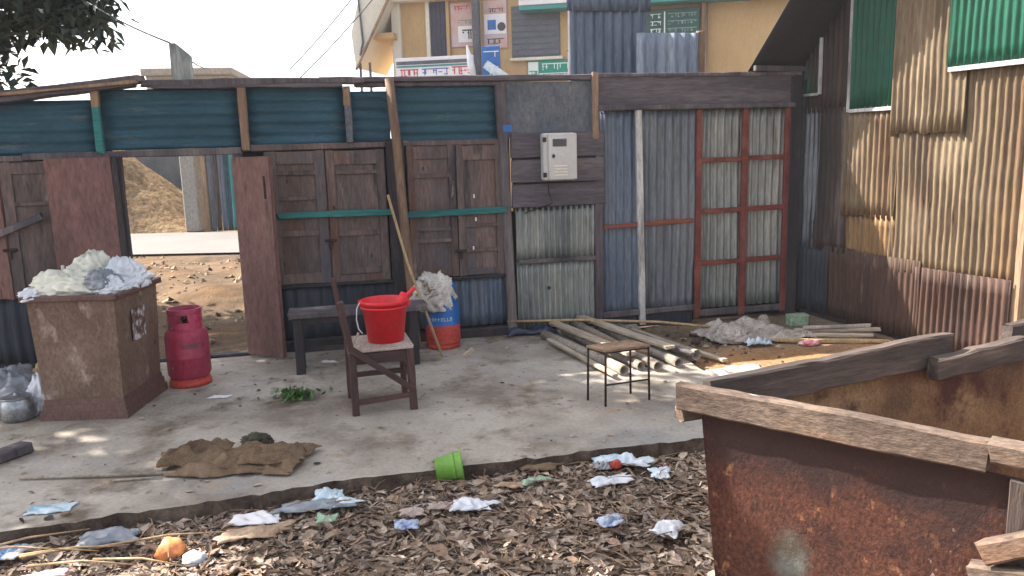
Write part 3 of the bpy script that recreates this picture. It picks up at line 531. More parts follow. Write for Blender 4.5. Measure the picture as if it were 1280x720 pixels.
p = MB().box(2.2, 2.62, -.72, -.66, 3.1, 3.95, .01).build('blue_signboard', m_cylblue, Y); strokes('lettering', m_letterwhite, p, 2.24, 2.6, 3.7, 3.84, -.721, 3, 31); strokes('lettering', m_letterwhite, p, 2.26, 2.58, 3.3, 3.5, -.721, 3, 32)
MB().plank(.75, .2, .03, 5, .004, M=Matrix.Translation((2.3, -.8, 3.55)) @ Matrix.Rotation(R(36), 4, 'Y')).build('blue_signboard', m_bluep, Y)
for (a, b) in ((3.05, 4.2), (4.9, 10.6)):
    MB().box(a, b, -.5, .0, 4.72, 4.82, .01).build('teal_trim', m_tealtrim, Y); MB().box(a, b, -.52, .0, 4.824, 4.95, .01).build('white_trim', m_whitesign, Y); MB().box(a - .02, b + .02, -.55, .0, 4.955, 5.4, .01).build('teal_parapet', m_tealtrim, Y)
p = MB().box(5.9, 7.05, -.2, -.1, 4.0, 4.62, .004).build('dark_green_signboard', m_darkgreen, Y); MB().box(6.28, 6.31, -.21, -.2, 4.06, 4.56, .002).build('stripe', m_letterwhite, p)
m_letterdim = mat('faded_lettering', [C(126, 150, 144), C(140, 162, 156)], 3, fineamt=.2)
for k_ in range(3): strokes('lettering', m_letterdim, p, 6.36, 7.0, 4.1 + k_ * .16, 4.2 + k_ * .16, -.201, 9, 41 + k_); strokes('lettering', m_letterwhite, p, 5.98, 6.22, 4.1 + k_ * .16, 4.2 + k_ * .16, -.201, 3, 45 + k_)
MB().box(7.1, 7.24, -.2, .0, 0, 4.72, .02).build('drain_pipe', m_brownpost, Y); MB().box(4.24, 4.4, -.08, .0, 0, 5, .02).build('drain_pipe', m_yellowwall, Y)
# balcony parapet that sticks out at the left corner, painted board slanting down
mb = MB(); q = [(-.95, -.6, 4.42), (-.88, -.6, 3.62), (.02, -.6, 5.15), (-.0, -.6, 6.3), (-.5, -.6, 5.9)]
mb.add(q + [(x, 1.6, z) for x, y, z in q], [(4, 3, 2, 1, 0), (5, 6, 7, 8, 9)] + [(i, (i + 1) % 5, (i + 1) % 5 + 5, i + 5) for i in range(5)]); bp_ = mb.build('slanted_parapet', m_cream, Y)
MB().tube([(-.87, -.63, 3.58), (.05, -.63, 5.2)], .035, 8).build('parapet_pipe', m_brownpost, bp_); MB().tube([(-.72, -.63, 5.2), (-.66, -.63, 4.2), (-.75, -.63, 3.9)], .025, 8).build('parapet_pipe', m_slate, bp_)
MB().box(-.85, 0.02, -.4, 1.4, 4.28, 4.42, .01).build('balcony_slab', m_yellowwall, Y)
for u_ in (-.84, -.6): MB().box(u_, u_ + .05, -.5, -.45, 0, 3.75, .006).build('pole', m_slate, Y)
MB().box(.0, 2.0, -.3, .02, 5.12, 5.3, .02).build('ledge', m_cream, Y)
fh = thing('flat_roof_house', 'low grey concrete house with flat roof seen over the fence top', 'house', (-12.3, 28.2, 0), R(8)); MB().box(0, 2.75, 0, 5, 0, 4.42, .02).build('wall', m_far, fh); MB().box(-.1, 2.9, -.25, 5, 4.424, 4.66, .03).build('roof_slab', m_far, fh)
for k_ in range(2): MB().box(1.0 + k_ * .85, 1.6 + k_ * .85, -.03, .02, 3.5, 4.2, .01).build('window', m_glassdark, fh)
# behind the doorway: straw heap, dark wall, tin fence of the far plot
fw_ = thing('far_wall', 'dark grey plastered wall behind the straw heap across the road', 'wall', (-11.5, 21.6, 0), R(-2)); MB().box(0, 7, 0, .25, 0, 3.0, .02).build('wall_panel', m_slate, fw_); MB().box(-.1, 7.1, -.05, .3, 3.004, 3.1, .02).build('coping', m_far, fw_)
hp = MB(); n_ = 60
for i in range(n_ + 1):
    for j in range(n_ + 1):
        x = -5.5 + 11 * i / n_; y = -1.7 + 3.4 * j / n_; e = max(0, 1 - (y / 1.7) ** 2); xe = max(0, min(1, (2.62 - x) / 2.8)) * max(0, min(1, (x + 5.5) / 2)); 
        z = 2.35 * e * xe + .10 * noise.noise(Vector((x * 1.5, y * 1.5, 1))) * min(1, e * xe * 4) + .05 * noise.noise(Vector((x * 5, y * 5, 2))) * min(1, e * xe * 4); hp.v.append((x, y, z - .03))
for i in range(n_):
    for j in range(n_): q = i * (n_ + 1) + j; hp.f.append((q, q + n_ + 1, q + n_ + 2, q + 1))
hp.build('straw_heap', m_straw, None, True, loc=(-9.6, 19.5, 0), label='long heap of dry straw coloured rubble beside the road', cat='heap')
ff = thing('far_tin_fence', 'blue and grey striped tin fence with a brick pillar across the road', 'fence', (-6.82, 18.0, 0), R(-3))
for k_ in range(15): sheet('sheet', (m_grey, m_rust_brn, m_bluegrey, m_blue, m_tealtrim, m_grey, m_blue, m_bluegrey)[k_ % 8], ff, .1 + k_ * .13, .225 + k_ * .13, .0, 2.05 + .06 * (k_ % 3), .01 * (k_ % 2), .065, .014, seed=560 + k_)
board('post', m_brownpost, ff, .0, .1, 0, 2.3, -.05, .1, 268, vertical=True); MB().box(-.45, -.12, -.1, .3, 0, 2.3, .02).build('brick_pillar', m_far, ff); board('beam', m_brownpost, ff, -.3, 2.0, 1.75, 1.85, .04, .06, 269)

# overhead cables
def cable(name, pts, r, label): 
    ps = []; a, b, sag = Vector(pts[0]), Vector(pts[1]), pts[2]
    for i in range(17): t = i / 16; p = a.lerp(b, t); p.z -= sag * 4 * t * (1 - t); ps.append(p)
    MB().tube(ps, r, 6).build(name, m_wire, None, True, label=label, cat='cable', group='overhead cables')
cable('overhead_cable', ((-5.93, 11, 4.08), (-2.66, 6.58, 2.55), .08), .007, 'thin cable running from the leafy tree to the tin strip')
cable('overhead_cable', ((-2.66, 6.58, 2.55), (-5.73, 16.0, 3.33), .06), .008, 'short cable dropping away behind the tin strip')
cable('overhead_cable', ((-4.6, 18, 3.2), (-2.4, 16.9, 4.95), .06), .012, 'lower of two cables rising to the slanted parapet of the yellow building')
cable('overhead_cable', ((-4.75, 18.2, 3.5), (-2.6, 17.1, 5.3), .06), .012, 'upper of two cables rising past the slanted parapet of the yellow building')

# ---------------------------------------------------------------- shade tree behind the fence, boughs over the yard
def tree():
    T = thing('shade_tree', 'large leafy green tree behind the fence with boughs reaching over the yard', 'tree', (-8.0, 8.2, -.05))
    o = Vector((-8.0, 8.2, 0)); r = random.Random(5)
    MB().tube([(0, 0, -.1), (.05, .02, .6), (.15, -.05, 1.8), (.3, -.1, 3.0), (.5, -.2, 4.2), (.8, -.3, 5.4)], [.42, .33, .28, .25, .2, .12], 14).build('trunk', m_bark, T, True)
    boughs = [((-5.45, 9.3, 3.42), (.95, .7, .36), 70), ((-6.15, 9.2, 2.85), (.72, .6, .62), 60), ((-4.75, 9.1, 3.2), (.42, .4, .2), 14), ((-4.9, 9.3, 3.5), (.6, .5, .3), 30), ((-6.5, 8.0, 4.6), (2.2, 1.6, .9), 170), ((-8.6, 7.2, 5.2), (2.0, 2.0, 1.3), 150), ((-5.0, 7.3, 4.5), (1.5, 1.4, .7), 110), ((-5.7, 6.2, 4.9), (1.9, .95, .8), 130), ((-8.3, 5.5, 5.4), (1.6, 1.3, .9), 110), ((-4.3, 5.7, 4.4), (1.1, 1.0, .55), 70), ((-4.1, 6.7, 4.1), (.9, .8, .4), 46), ((-6.3, 7.2, 6.0), (2.4, 1.35, 1.0), 130), ((-9.4, 9.6, 4.6), (1.8, 1.6, 1.4), 90), ((-3.6, 4.9, 4.6), (1.1, .9, .5), 45), ((-4.7, 4.4, 5.1), (1.5, .8, .6), 60), ((-3.1, 6.75, 4.6), (.8, .8, .35), 48), ((-3.3, 5.9, 4.5), (.7, .7, .35), 40)]  # unseen high boughs are placed to shade the yard and leave sun gaps
    V = []; Fc = []; K = []
    for (c, rad, nc) in boughs:
        c = Vector(c)
        s = o + Vector((.45, -.2, 3.6 if c.z < 4.8 else 4.6)); m = s.lerp(c, .5) + Vector((0, 0, .35))
        MB().tube([s - o, m - o, c - o, c - o + Vector((.35 * rad[0], .1, .05))], [.12, .08, .045, .015], 8).build('limb', m_bark, T, True)
        for k in range(nc):
            while True:
                p = Vector((r.uniform(-1, 1), r.uniform(-1, 1), r.uniform(-1, 1)))
                if p.length < 1: break
            p = c + Vector((p.x * rad[0], p.y * rad[1], p.z * rad[2])); shade = r.uniform(.65, 1.25)
            for q in range(17):
                a = r.uniform(0, 6.28); el = r.uniform(-1.1, .5); d = Vector((math.cos(a) * math.cos(el), math.sin(a) * math.cos(el), math.sin(el))); b = p + Vector((r.gauss(0, .11), r.gauss(0, .11), r.gauss(0, .09)))
                L = r.uniform(.12, .21); W = L * .25; sd = d.cross(Vector((r.uniform(-.4, .4), r.uniform(-.4, .4), 1))).normalized(); nn = sd.cross(d)
                i = len(V); V += [b, b + d * L * .5 + sd * W + nn * W * .4, b + d * L - Vector((0, 0, L * .12)), b + d * L * .5 - sd * W + nn * W * .4]; Fc += [(i, i + 1, i + 2), (i, i + 2, i + 3)]
                h = shade * r.uniform(.8, 1.2); cc = (.055 * h, .088 * h, .066 * h, 1); K += [cc] * 4  # leaf colour is lightened and greyed to put haze into it
    me = bpy.data.meshes.new('crown'); me.from_pydata([tuple(v - o) for v in V], [], Fc); me.update()
    at = me.color_attributes.new('col', 'FLOAT_COLOR', 'POINT'); at.data.foreach_set('color', np.array(K, dtype=np.float32).ravel())
    obj('crown', me, m_foliage, T)
tree()

# ---------------------------------------------------------------- things on and against the fence
def fw2(u, y, z): return Vector((A0.x + u * math.cos(AF) - y * math.sin(AF), A0.y + u * math.sin(AF) + y * math.cos(AF), z))
m = thing('electric_meter', 'pale grey metal electric meter box mounted on the grey planks', 'meter', fw2(4.59, -.046, 1.365), AF)
MB().box(-.145, .145, -.11, .0, 0, .405, .012).build('case', m_meter, m); dr = MB().box(-.105, .148, -.135, -.11, .006, .40, .01).build('door', m_meter, m)
MB().box(-.07, .055, -.139, -.134, .29, .355, .002).build('window_frame', m_slate, dr); MB().box(-.06, .045, -.142, -.138, .297, .345, .001).build('display', m_glassdark, dr)
for k_ in range(4): MB().box(-.06, .06, -.1395, -.134, .04 + k_ * .026, .052 + k_ * .026, .001).build('louvre', m_cream, dr)
MB().box(-.075, -.055, -.15, -.134, .195, .225, .003).build('latch', m_iron, dr); MB().box(-.15, -.12, -.118, -.1, .03, .07, .003).build('hinge', m_iron, m); MB().box(-.15, -.12, -.118, -.1, .33, .37, .003).build('hinge', m_iron, m)
MB().tube([(-.09, -.05, .0), (-.09, -.05, -.1), (-.05, -.03, -.2), (-.3, -.0, -.28)], .006, 6).build('cable', m_iron, m, True)

MB().tube([fw2(3.27, -.30, -.0), fw2(3.245, -.22, .6), fw2(3.22, -.16, 1.2), fw2(3.2, -.11, 1.75), fw2(3.17, -.07, 2.24)], [.036, .038, .038, .038, .036], 10).build('timber_pole', m_brownpost, None, True, label='round brown timber pole leaning upright on the fence between the doors', cat='pole')
MB().tube([fw2(3.10, -.19, 1.30), fw2(3.22, -.33, .75), fw2(3.44, -.62, .0)], [.011, .012, .011], 8).build('bamboo_stick', m_bamboo, None, True, label='thin pale bamboo stick leaning against the timber pole', cat='stick')

# trash counter
T0 = Vector((-2.79, 5.28, 0)); 
dk = thing('brown_counter', 'scuffed brown box counter with stepped base, heaped with plastic bags', 'counter', (-2.79, 5.28, 0), R(1.5))
def frustum(z0, z1, b, t, ch=.0):
    mb = MB(); n = len(b); mb.add([(x, y, z0) for x, y in b] + [(x, y, z1) for x, y in t], [tuple(range(n))[::-1], tuple(range(n, 2 * n))] + [(i, (i + 1) % n, (i + 1) % n + n, i + n) for i in range(n)]); return mb
qd = [(-.25, -.30), (.25, -.30), (.25, .30), (-.25, .30)]; sc_ = lambda k, e=0: [(x * k + math.copysign(e, x), y * k + math.copysign(e, y)) for x, y in qd]
for k_, (z0, z1, e) in enumerate(((0, .055, .03), (.055, .1, .018), (.1, .135, .008))): frustum(z0, z1, sc_(1, e), sc_(1, e - .004)).build('base_step', m_deskdark, dk)
frustum(.135, .79, sc_(1), sc_(1.09)).build('body', m_deskbrown, dk)
def rim(x0, y0, x1, y1, sd): bar((x0, y0, .80), (x1, y1, .80), .035, .035, sd, .004).build('rim_board', m_deskdark, dk)
rim(-.3, -.345, .3, -.345, 1); rim(.288, -.33, .288, .345, 2); rim(-.3, .345, .27, .345, 3); rim(-.288, -.33, -.288, .33, 4)
MB().box(.252, .258, -.13, .06, .47, .68, .001).build('torn_sticker', mat('torn_sticker', [C(90, 66, 62), C(120, 96, 92), C(198, 194, 196)], 14, contrast=(.42, .6)), dk, rot=(0, R(1.6), 0), loc=(.013, 0, 0))
gB = 'plastic bags heaped on the brown counter'
lump('plastic_bag', m_bag, None, (-2.86, 5.10, .80), (.21, .14, .135), 1, .34, 2.2, 5, 'bag', label='large cream plastic bag on the front of the brown counter', cat='bag', group=gB)
lump('plastic_bag', m_bag, None, (-2.82, 5.33, .80), (.15, .15, .20), 2, .34, 2.2, 5, 'bag', label='tall peaked cream bag on top of the heap on the counter', cat='bag', group=gB)
lump('plastic_bag', m_bagw, None, (-2.62, 5.36, .80), (.15, .19, .155), 3, .34, 2.2, 5, 'bag', label='shiny white bag at the right of the counter heap', cat='bag', group=gB)
lump('plastic_bag', m_baggrey, None, (-2.66, 5.12, .80), (.12, .12, .13), 4, .34, 2.2, 5, 'bag', label='dark grey bag between cream and white bags on the counter', cat='bag', group=gB)
lump('plastic_bag', m_bagw, None, (-3.03, 5.05, .79), (.1, .13, .06), 5, .34, 2.2, 5, 'bag', label='flat white bag hanging over the counter left corner', cat='bag', group=gB)
lump('plastic_bag', m_bagw, None, (-2.6, 5.12, .80), (.1, .12, .08), 6, .34, 2.2, 5, 'bag', label='small white bag over the counter right front rim', cat='bag', group=gB)

# gas cylinders
def cylinder(name, label, loc, m1, m2, R_=.15, H=.42, collar=True, rz=0):
    g_ = thing(name, label, 'cylinder', loc, rz)
    MB().lathe([(.001, .03), (R_ * .8, .035), (R_, .09), (R_, H * .48), (R_ * 1.012, H * .49), (R_ * 1.012, H * .52), (R_, H * .53), (R_, H - .07), (R_ * .96, H - .035), (R_ * .8, H - .008), (R_ * .5, H + .008), (.001, H + .012)], 36).build('body', m1, g_, True)
    MB().lathe([(R_ * .9, 0), (R_ * .98, .0), (R_ * .98, .025), (R_ * .9, .06), (R_ * .87, .055), (R_ * .87, 0)], 32).build('foot_ring', m2, g_, True)
    if collar:
        r = R_ * .78; zt = H + .14; mb = MB()
        mb.lathe([(r, H - .02), (r, H + .045), (r - .006, H + .045), (r - .006, H - .02)], 32)
        mb.lathe([(r, H + .10), (r + .004, zt), (r - .008, zt), (r - .006, H + .10)], 32)
        for (a, b) in ((-.5, 1.3), (1.75, 3.3), (4.2, 5.2)): mb.lathe([(r, H + .04), (r, H + .105), (r - .006, H + .105), (r - .006, H + .04)], 10, a0=a, a1=b)
        mb.build('collar', m1, g_, True)
    MB().lathe([(.001, H + .1), (.016, H + .1), (.016, H + .075), (.03, H + .07), (.03, H + .045), (.02, H + .04), (.02, H)], 14).build('valve', m_iron, g_, True)
    return g_
gp = cylinder('gas_cylinder', 'magenta pink gas cylinder with cut collar and worn red foot beside the counter', (-2.40, 5.74, 0), m_pink, m_redfade, .152, .43, rz=R(-30))
def ring_text(parent, r, z0, z1, a0, a1, n, m_, seed):
    rr = random.Random(seed); mb = MB(); h = z1 - z0; t = h * .16
    def patch(a, b, c, d):
        k = 4; vs = []
        for i in range(k + 1): q = a + (b - a) * i / k; vs += [(r * math.cos(q), r * math.sin(q), c), (r * math.cos(q), r * math.sin(q), d)]
        mb.add(vs, [(2 * i, 2 * i + 2, 2 * i + 3, 2 * i + 1) for i in range(k)])
    wd = (a1 - a0) / n
    for i in range(n):
        a = a0 + i * wd; patch(a + wd * .1, a + wd * .3, z0, z1)
        if rr.random() < .6: patch(a + wd * .6, a + wd * .8, z0, z1)
        patch(a + wd * .1, a + wd * .8, rr.choice((z0, z1 - t, (z0 + z1) / 2)), 0); mb.v[-1] = mb.v[-1]
        for q in range(5): x = mb.v[-1 - 2 * q]; mb.v[-1 - 2 * q] = (x[0], x[1], mb.v[-2 - 2 * q][2] + t)
    return mb.build('lettering', m_, parent)
ring_text(gp, .1535, .29, .33, R(-55), R(10), 6, m_letterdark, 3)
gb = cylinder('gas_cylinder', 'gas cylinder half blue and half red under a dirty cloth by the fence', (-.60, 6.66, 0), m_cylblue, m_redfade, .147, .40, rz=R(20))
MB().lathe([(.1485, .05), (.1495, .06), (.1495, .2), (.1485, .205)], 36).build('red_band', m_redfade, gb, True)
ring_text(gb, .1485, .245, .275, R(-150), R(-70), 8, m_bluep, 5)
lump('rag', m_rag, None, (-.66, 6.64, .34), (.155, .15, .26), 11, .38, 1.7, sub=5, label='dirty white rag draped over the blue and red gas cylinder', cat='rag')
lump('rag', m_rag, None, (-.655, 6.515, .20), (.075, .045, .26), 12, .3, 2.0, label='hanging end of dirty white rag on the blue cylinder front', cat='rag') if False else None

# low bench
bn = thing('wooden_bench', 'long low dark wooden bench standing in front of the fence doors', 'bench', (-1.19, 6.1, 0), math.atan2(.21, .9))
board('bench_top', m_post, bn, -.53, .52, .425, .475, -.12, .25, 301, .004); board('apron', m_black, bn, -.46, .46, .375, .425, -.085, .025, 302); board('apron', m_black, bn, -.46, .46, .375, .425, .075, .025, 303)
for (a, b) in ((-.47, -.1), (-.47, .085), (.4, -.1), (.4, .085)): board('leg', m_black, bn, a - .03, a + .04, 0, .43, b - .02, .05, 304, .003, vertical=True)
board('stretcher', m_black, bn, -.46, .42, .12, .16, .08, .03, 305)

# broken chair, facing right: back posts on the left
ch = thing('broken_chair', 'dark wooden chair with a broken back and plywood seat, carrying the red bucket', 'chair', (-.89, 5.13, 0), math.atan2(.10, .35))
cx0, cx1, cy0, cy1 = -.185, .185, -.195, .195; zs = .41
def leg(x, y, x2, z, sd, wd=.04): bar((x, y, 0), (x2, y, z), wd, wd * .95, sd, .003, upv=(1, 0, 0), seg=8).build('leg', m_chair, ch)
leg(cx0 - .0, cy0, cx0 - .0, zs, 311, .045); leg(cx1, cy0, cx1 - .01, zs, 312, .045); leg(cx1, cy1, cx1 - .01, zs, 313); leg(cx0, cy1, cx0, zs, 314)
pb = bar((cx0, cy0, zs - .02), (cx0 - .055, cy0, .74), .036, .036, 315, .004, upv=(1, 0, 0), seg=8).build('back_post', m_chair, ch); bar((cx0 - .052, cy0 - .002, .735), (cx0 - .02, cy0, .80), .028, .022, 316, .005, upv=(1, 0, 0), seg=4).build('splintered_tip', m_palewood, pb)
bar((cx0, cy1, zs - .02), (cx0 - .07, cy1, .83), .036, .036, 317, .004, upv=(1, 0, 0), seg=8).build('back_post', m_chair, ch)
bar((cx0 - .03, cy0, .60), (cx0 - .035, cy1, .62), .05, .02, 318, .004).build('back_rail', m_chair, ch); bar((cx0 + .0, cy0 + .03, .43), (cx0 + .05, cy0 + .06, .52), .016, .012, 319, .003, upv=(1, 0, 0)).build('splinter', m_palewood, ch)
MB().plank(.40, .43, .018, 320, .003, M=Matrix.Translation((cx0 - .015, 0, zs + .008)) @ Matrix.Rotation(R(90), 4, 'X')).build('seat', m_seat, ch)
for (p0, p1, W, sd) in (((cx0, cy0, zs - .045), (cx1, cy0, zs - .045), .07, 321), ((cx0, cy1, zs - .045), (cx1, cy1, zs - .045), .07, 322), ((cx0, cy0, zs - .045), (cx0, cy1, zs - .045), .07, 323), ((cx1 - .01, cy0, zs - .045), (cx1 - .01, cy1, zs - .045), .07, 324)): bar(p0, p1, W, .022, sd).build('apron', m_chair, ch)
for (p0, p1, sd) in (((cx0, cy0, .08), (cx1, cy0, .1), 325), ((cx0, cy1, .16), (cx1, cy1, .16), 326), ((cx1, cy0, .2), (cx1, cy1, .2), 327)): bar(p0, p1, .035, .022, sd).build('stretcher', m_chair, ch)
bar((cx0 - .01, cy0 - .032, zs + .03), (cx1, cy0 - .03, .14), .04, .022, 328, .003).build('brace', m_chair, ch)

bk = thing('red_bucket', 'bright red plastic bucket standing on the seat of the broken chair', 'bucket', (-.84, 5.15, .428), 0)
MB().lathe([(.001, .008), (.105, .008), (.108, .0), (.118, .0), (.147, .25), (.156, .252), (.156, .272), (.148, .274), (.143, .268), (.112, .016), (.001, .014)], 40).build('body', m_bucket, bk, True)
MB().lathe([(.1535, .225), (.157, .226), (.157, .234), (.154, .236)], 40).build('rib', m_bucket, bk, True)
MB().tube([(-.155, -.02, .26), (-.175, -.035, .22), (-.178, -.05, .15), (-.165, -.06, .09), (-.14, -.065, .06)], .004, 6).build('handle', m_bagw, bk, True); 
for s_ in (-1, 1): MB().box(-.012, .012, -.01, .01, -.02, .02, .003).build('handle_lug', m_bucket, bk, loc=(s_ * .158, 0, .25))
mg = thing('red_mug', 'small red plastic mug with its handle sticking out of the red bucket', 'mug', (-.76, 5.18, .60), 0)
MB().tube([(0, 0, 0), (.03, 0, .08), (.055, .0, .13)], [.03, .032, .03], 12).build('cup', m_bucket, mg, True); MB().tube([(.04, 0, .09), (.085, -.0, .135), (.12, -.0, .165)], [.016, .013, .016], 8).build('handle', m_bucket, mg, True)

# wire stool with a thin board
ws = thing('wire_stool', 'thin iron rod stool with a small weathered board top in the yard', 'stool', (.68, 5.06, 0), 0)
lg = [(-.20, .01), (-.10, -.13), (.10, .13), (.20, -.02)]
for x, y in lg: MB().tube([(x, y, 0), (x * .97, y * .97, .36)], .0075, 8).build('leg', m_iron, ws, True)
o_ = [0, 1, 3, 2, 0]
for z, nm in ((.352, 'top_rod'), (.14, 'stretcher')):
    for a, b in zip(o_, o_[1:]):
        if nm == 'stretcher' and (a, b) not in ((1, 3),): continue
        MB().tube([(lg[a][0] * .98, lg[a][1] * .98, z), (lg[b][0] * .98, lg[b][1] * .98, z)], .006, 6).build(nm, m_iron, ws, True)
mb = MB(); q = [(lg[i][0] * 1.04, lg[i][1] * 1.04) for i in (0, 1, 3, 2)]; mb.add([(x, y, .358) for x, y in q] + [(x, y, .372) for x, y in q], [(3, 2, 1, 0), (4, 5, 6, 7)] + [(i, (i + 1) % 4, (i + 1) % 4 + 4, i + 4) for i in range(4)]); mb.build('seat_board', m_brownpost, ws)

# pipes and planks on the ground
def pipe(p0, p1, r, label, sd):
    p0, p1 = Vector(p0), Vector(p1); d = (p1 - p0)
    t_ = thing('grey_pipe', label, 'pipe', p0, 0, 'grey pipes lying in a row on the yard floor'); a = Vector((0, 0, 0))
    mb = MB(); mb.tube([a, d * .33, d * .66, d], r, 16, cap=False); mb.tube([d, a], r * .78, 16, cap=False); n = 16; k = len(mb.v)
    for base in (0, 3 * n): 
        # annular ends: outer ring index base.., inner ring reversed direction, bridged by nearest vertices
        inner = (4 * n + n) if base == 0 else 4 * n
        for j in range(n):
            P = Vector(mb.v[base + j]); 
        ring_in = [min(range(n), key=lambda q: (Vector(mb.v[inner + q]) - Vector(mb.v[base + j])).length) for j in range(n)]
        for j in range(n): q = (j + 1) % n; mb.f.append((base + j, base + q, inner + ring_in[q], inner + ring_in[j]))
    mb.build('pipe_wall', m_pipe, t_, True); return t_
P = [((.27, 6.82), (.80, 5.62), 'grey pipe lying outermost towards the wire stool'), ((.42, 6.92), (.96, 5.68), 'grey pipe lying second from the wire stool'), ((.57, 7.05), (1.10, 5.70), 'grey pipe lying third from the wire stool'), ((.73, 7.05), (1.23, 5.73), 'grey pipe lying fourth from the wire stool'), ((.95, 7.0), (1.42, 5.95), 'grey pipe lying farthest from the wire stool, beside the orange sand')]
for i, ((a, b), (c, d), lb) in enumerate(P): pipe((a + .03 * (i % 2), b, .042 + .03 * (i == 2)), (c - .02 * (i % 3), d + .05 * (i % 2), .038 + .012 * (i == 4)), (.040, .034, .038, .036, .042)[i], lb, i)
for i, (p0, p1, lb) in enumerate((((.62, 7.2, .11), (1.2, 5.95, .115), 'pale timber plank lying on top of the grey pipes'), ((.36, 6.98, .105), (.88, 5.82, .11), 'short weathered plank lying over the outer grey pipes'))): bar(p0, p1, .025, .09, 330 + i, .004).build('timber_plank', m_palewood, None, label=lb, cat='plank')
for i, (p0, p1, W, mm, lb) in enumerate((((.5, 6.75, .10), (1.02, 5.9, .09), .05, m_brownpost, 'brown split timber lying slantwise on the grey pipes'), ((.30, 6.6, .05), (.72, 5.52, .03), .045, m_palewood, 'thin pale batten lying along the outermost grey pipe'), ((.85, 6.9, .1), (1.35, 5.85, .09), .04, m_post, 'dark grey batten lying on the inner grey pipes'), ((1.2, 6.75, .0), (1.62, 5.95, .0), .05, m_palewood, 'pale batten lying on the earth beside the innermost grey pipe'))): bar(p0, p1, .022, W, 380 + i, .004).build('timber_batten', mm, None, label=lb, cat='batten')
MB().tube([(-.05, 7.02, .12), (.6, 6.97, .128), (1.3, 6.92, .1), (1.95, 6.86, .03)], .012, 8).build('bamboo_stick', m_bamboo, None, True, label='long thin bamboo stick lying across the pipe ends along the fence', cat='stick')
lump('crumpled_sheet', m_navyp, None, (.25, 7.0, 0), (.16, .07, .09), 21, .35, label='dark blue plastic sheet crumpled at the fence foot beside the pipes', cat='plastic sheet') if False else None
cloth('plastic_sheet', mat('dull_navy_plastic', [C(44, 48, 70), C(70, 74, 96)], 6, rough=.4), None, (.2, 7.02, 0), .45, .14, .09, 22, AF, label='dark blue plastic sheet crumpled at the fence foot beside the pipes', cat='plastic sheet')
# tarpaulin heap and sticks near the shed
cloth('tarpaulin', m_tarp, None, (2.05, 6.80, -.03), .95, .5, .14, 31, R(8), n=64, freq=3.2, label='crumpled grey white tarpaulin heap beside the shed corner', cat='tarpaulin')
lump('tarpaulin', m_tarp, None, (1.86, 6.68, -.03), (.15, .12, .12), 33, .22, 1.7, 5, 'bag', label='upright bunched end of grey tarpaulin in front of the red gate', cat='tarpaulin')
for i, (p0, p1, W, mm, lb) in enumerate((((2.45, 6.78, .03), (3.12, 6.62, .05), .05, m_palewood, 'pale plank lying nearest the shed wall behind the orange sand'), ((2.4, 6.68, .01), (3.0, 6.50, .03), .045, m_palewood, 'pale plank lying in the middle of three behind the orange sand'), ((2.2, 6.55, -.0), (3.1, 6.40, .0), .04, m_bamboo, 'brownish stick lying in front of the pale planks on the sand'), ((2.5, 6.72, .06), (3.05, 6.66, .075), .04, m_tarp, 'grey plank lying on top of the pale planks'))): bar(p0, p1, .025, W, 340 + i, .004).build('timber_plank', mm, None, label=lb, cat='plank')
bx_ = thing('small_box', 'small greenish grey box on the ground at the shed foot', 'box', (2.62, 7.2, -.03), R(10)); MB().box(-.09, .09, -.05, .05, 0, .1, .008).build('carton', m_greenp, bx_); MB().box(-.092, .092, -.052, .052, .085, .105, .004).build('lid', m_greenp, bx_)
lump('stone', m_pipe, None, (2.35, 7.3, -.02), (.06, .05, .08), 35, .2, 1.2, 3, False, label='small grey stone by the red gate foot', cat='stone')
lump('plastic_scrap', m_redwhite, None, (2.45, 6.45, -.02), (.07, .04, .035), 36, .4, label='small red and white wrapper on the orange sand', cat='scrap')
cloth('sacking', m_tarp, None, (1.62, 5.68, -.03), .5, .3, .05, 37, R(20), label='flat pale sacking lying between the pipes and the rusty bin', cat='sacking')
cloth('plastic_scrap', m_bluep, None, (2.05, 6.5, -.02), .2, .1, .06, 38, label='pale blue scrap in front of the tarpaulin heap', cat='scrap')
lump('brick_bit', m_edge, None, (1.55, 6.62, -.03), (.045, .04, .05), 39, .15, 1, 2, False, label='small dark brick bit on the ground left of the tarpaulin', cat='brick')

# jute sack
sk = thing('jute_sack', 'crumpled brown jute sack lying folded on the concrete near its edge', 'sack', (-1.52, 4.15, 0), R(2))
cloth('sack_layer', m_jute, sk, (0, 0, 0), .72, .40, .075, 41, 0, n=60, ragged=.12, freq=1.7); cloth('sack_layer', m_jute, sk, (.15, -.01, .014), .46, .36, .10, 47, R(-9), n=56, ragged=.1, freq=1.9); cloth('sack_layer', m_jute, sk, (-.24, .04, .014), .30, .26, .11, 52, R(16), n=40, ragged=.16, freq=1.8); cloth('sack_layer', m_jute, sk, (.2, -.03, .035), .34, .22, .075, 46, R(14), n=40, ragged=.1, freq=1.5)
lump('dung_lump', mat('dark_moss', [C(50, 48, 38), C(76, 72, 56)], 9), None, (-1.50, 4.42, .0), (.075, .05, .06), 43, .4, 3, label='dark mossy lump behind the jute sack', cat='lump')
MB().tube([(-2.62, 3.99, .012), (-2.2, 3.99, .013), (-1.80, 4.0, .014)], .009, 8).build('plastic_pipe', m_pipe, None, True, label='thin pale grey pipe lying on the concrete left of the sack', cat='pipe')
MB().tube([(-2.1, 3.93, .008), (-1.85, 3.955, .01)], .006, 8).build('plastic_pipe', m_pipe, None, True, label='short thin pale grey pipe beside the longer one near the sack', cat='pipe')
bar((-3.15, 3.72, .03), (-2.82, 4.40, .035), .05, .1, 351, .006).build('timber_plank', m_post, None, label='dark worn timber lying on the concrete at the yard left side', cat='plank')
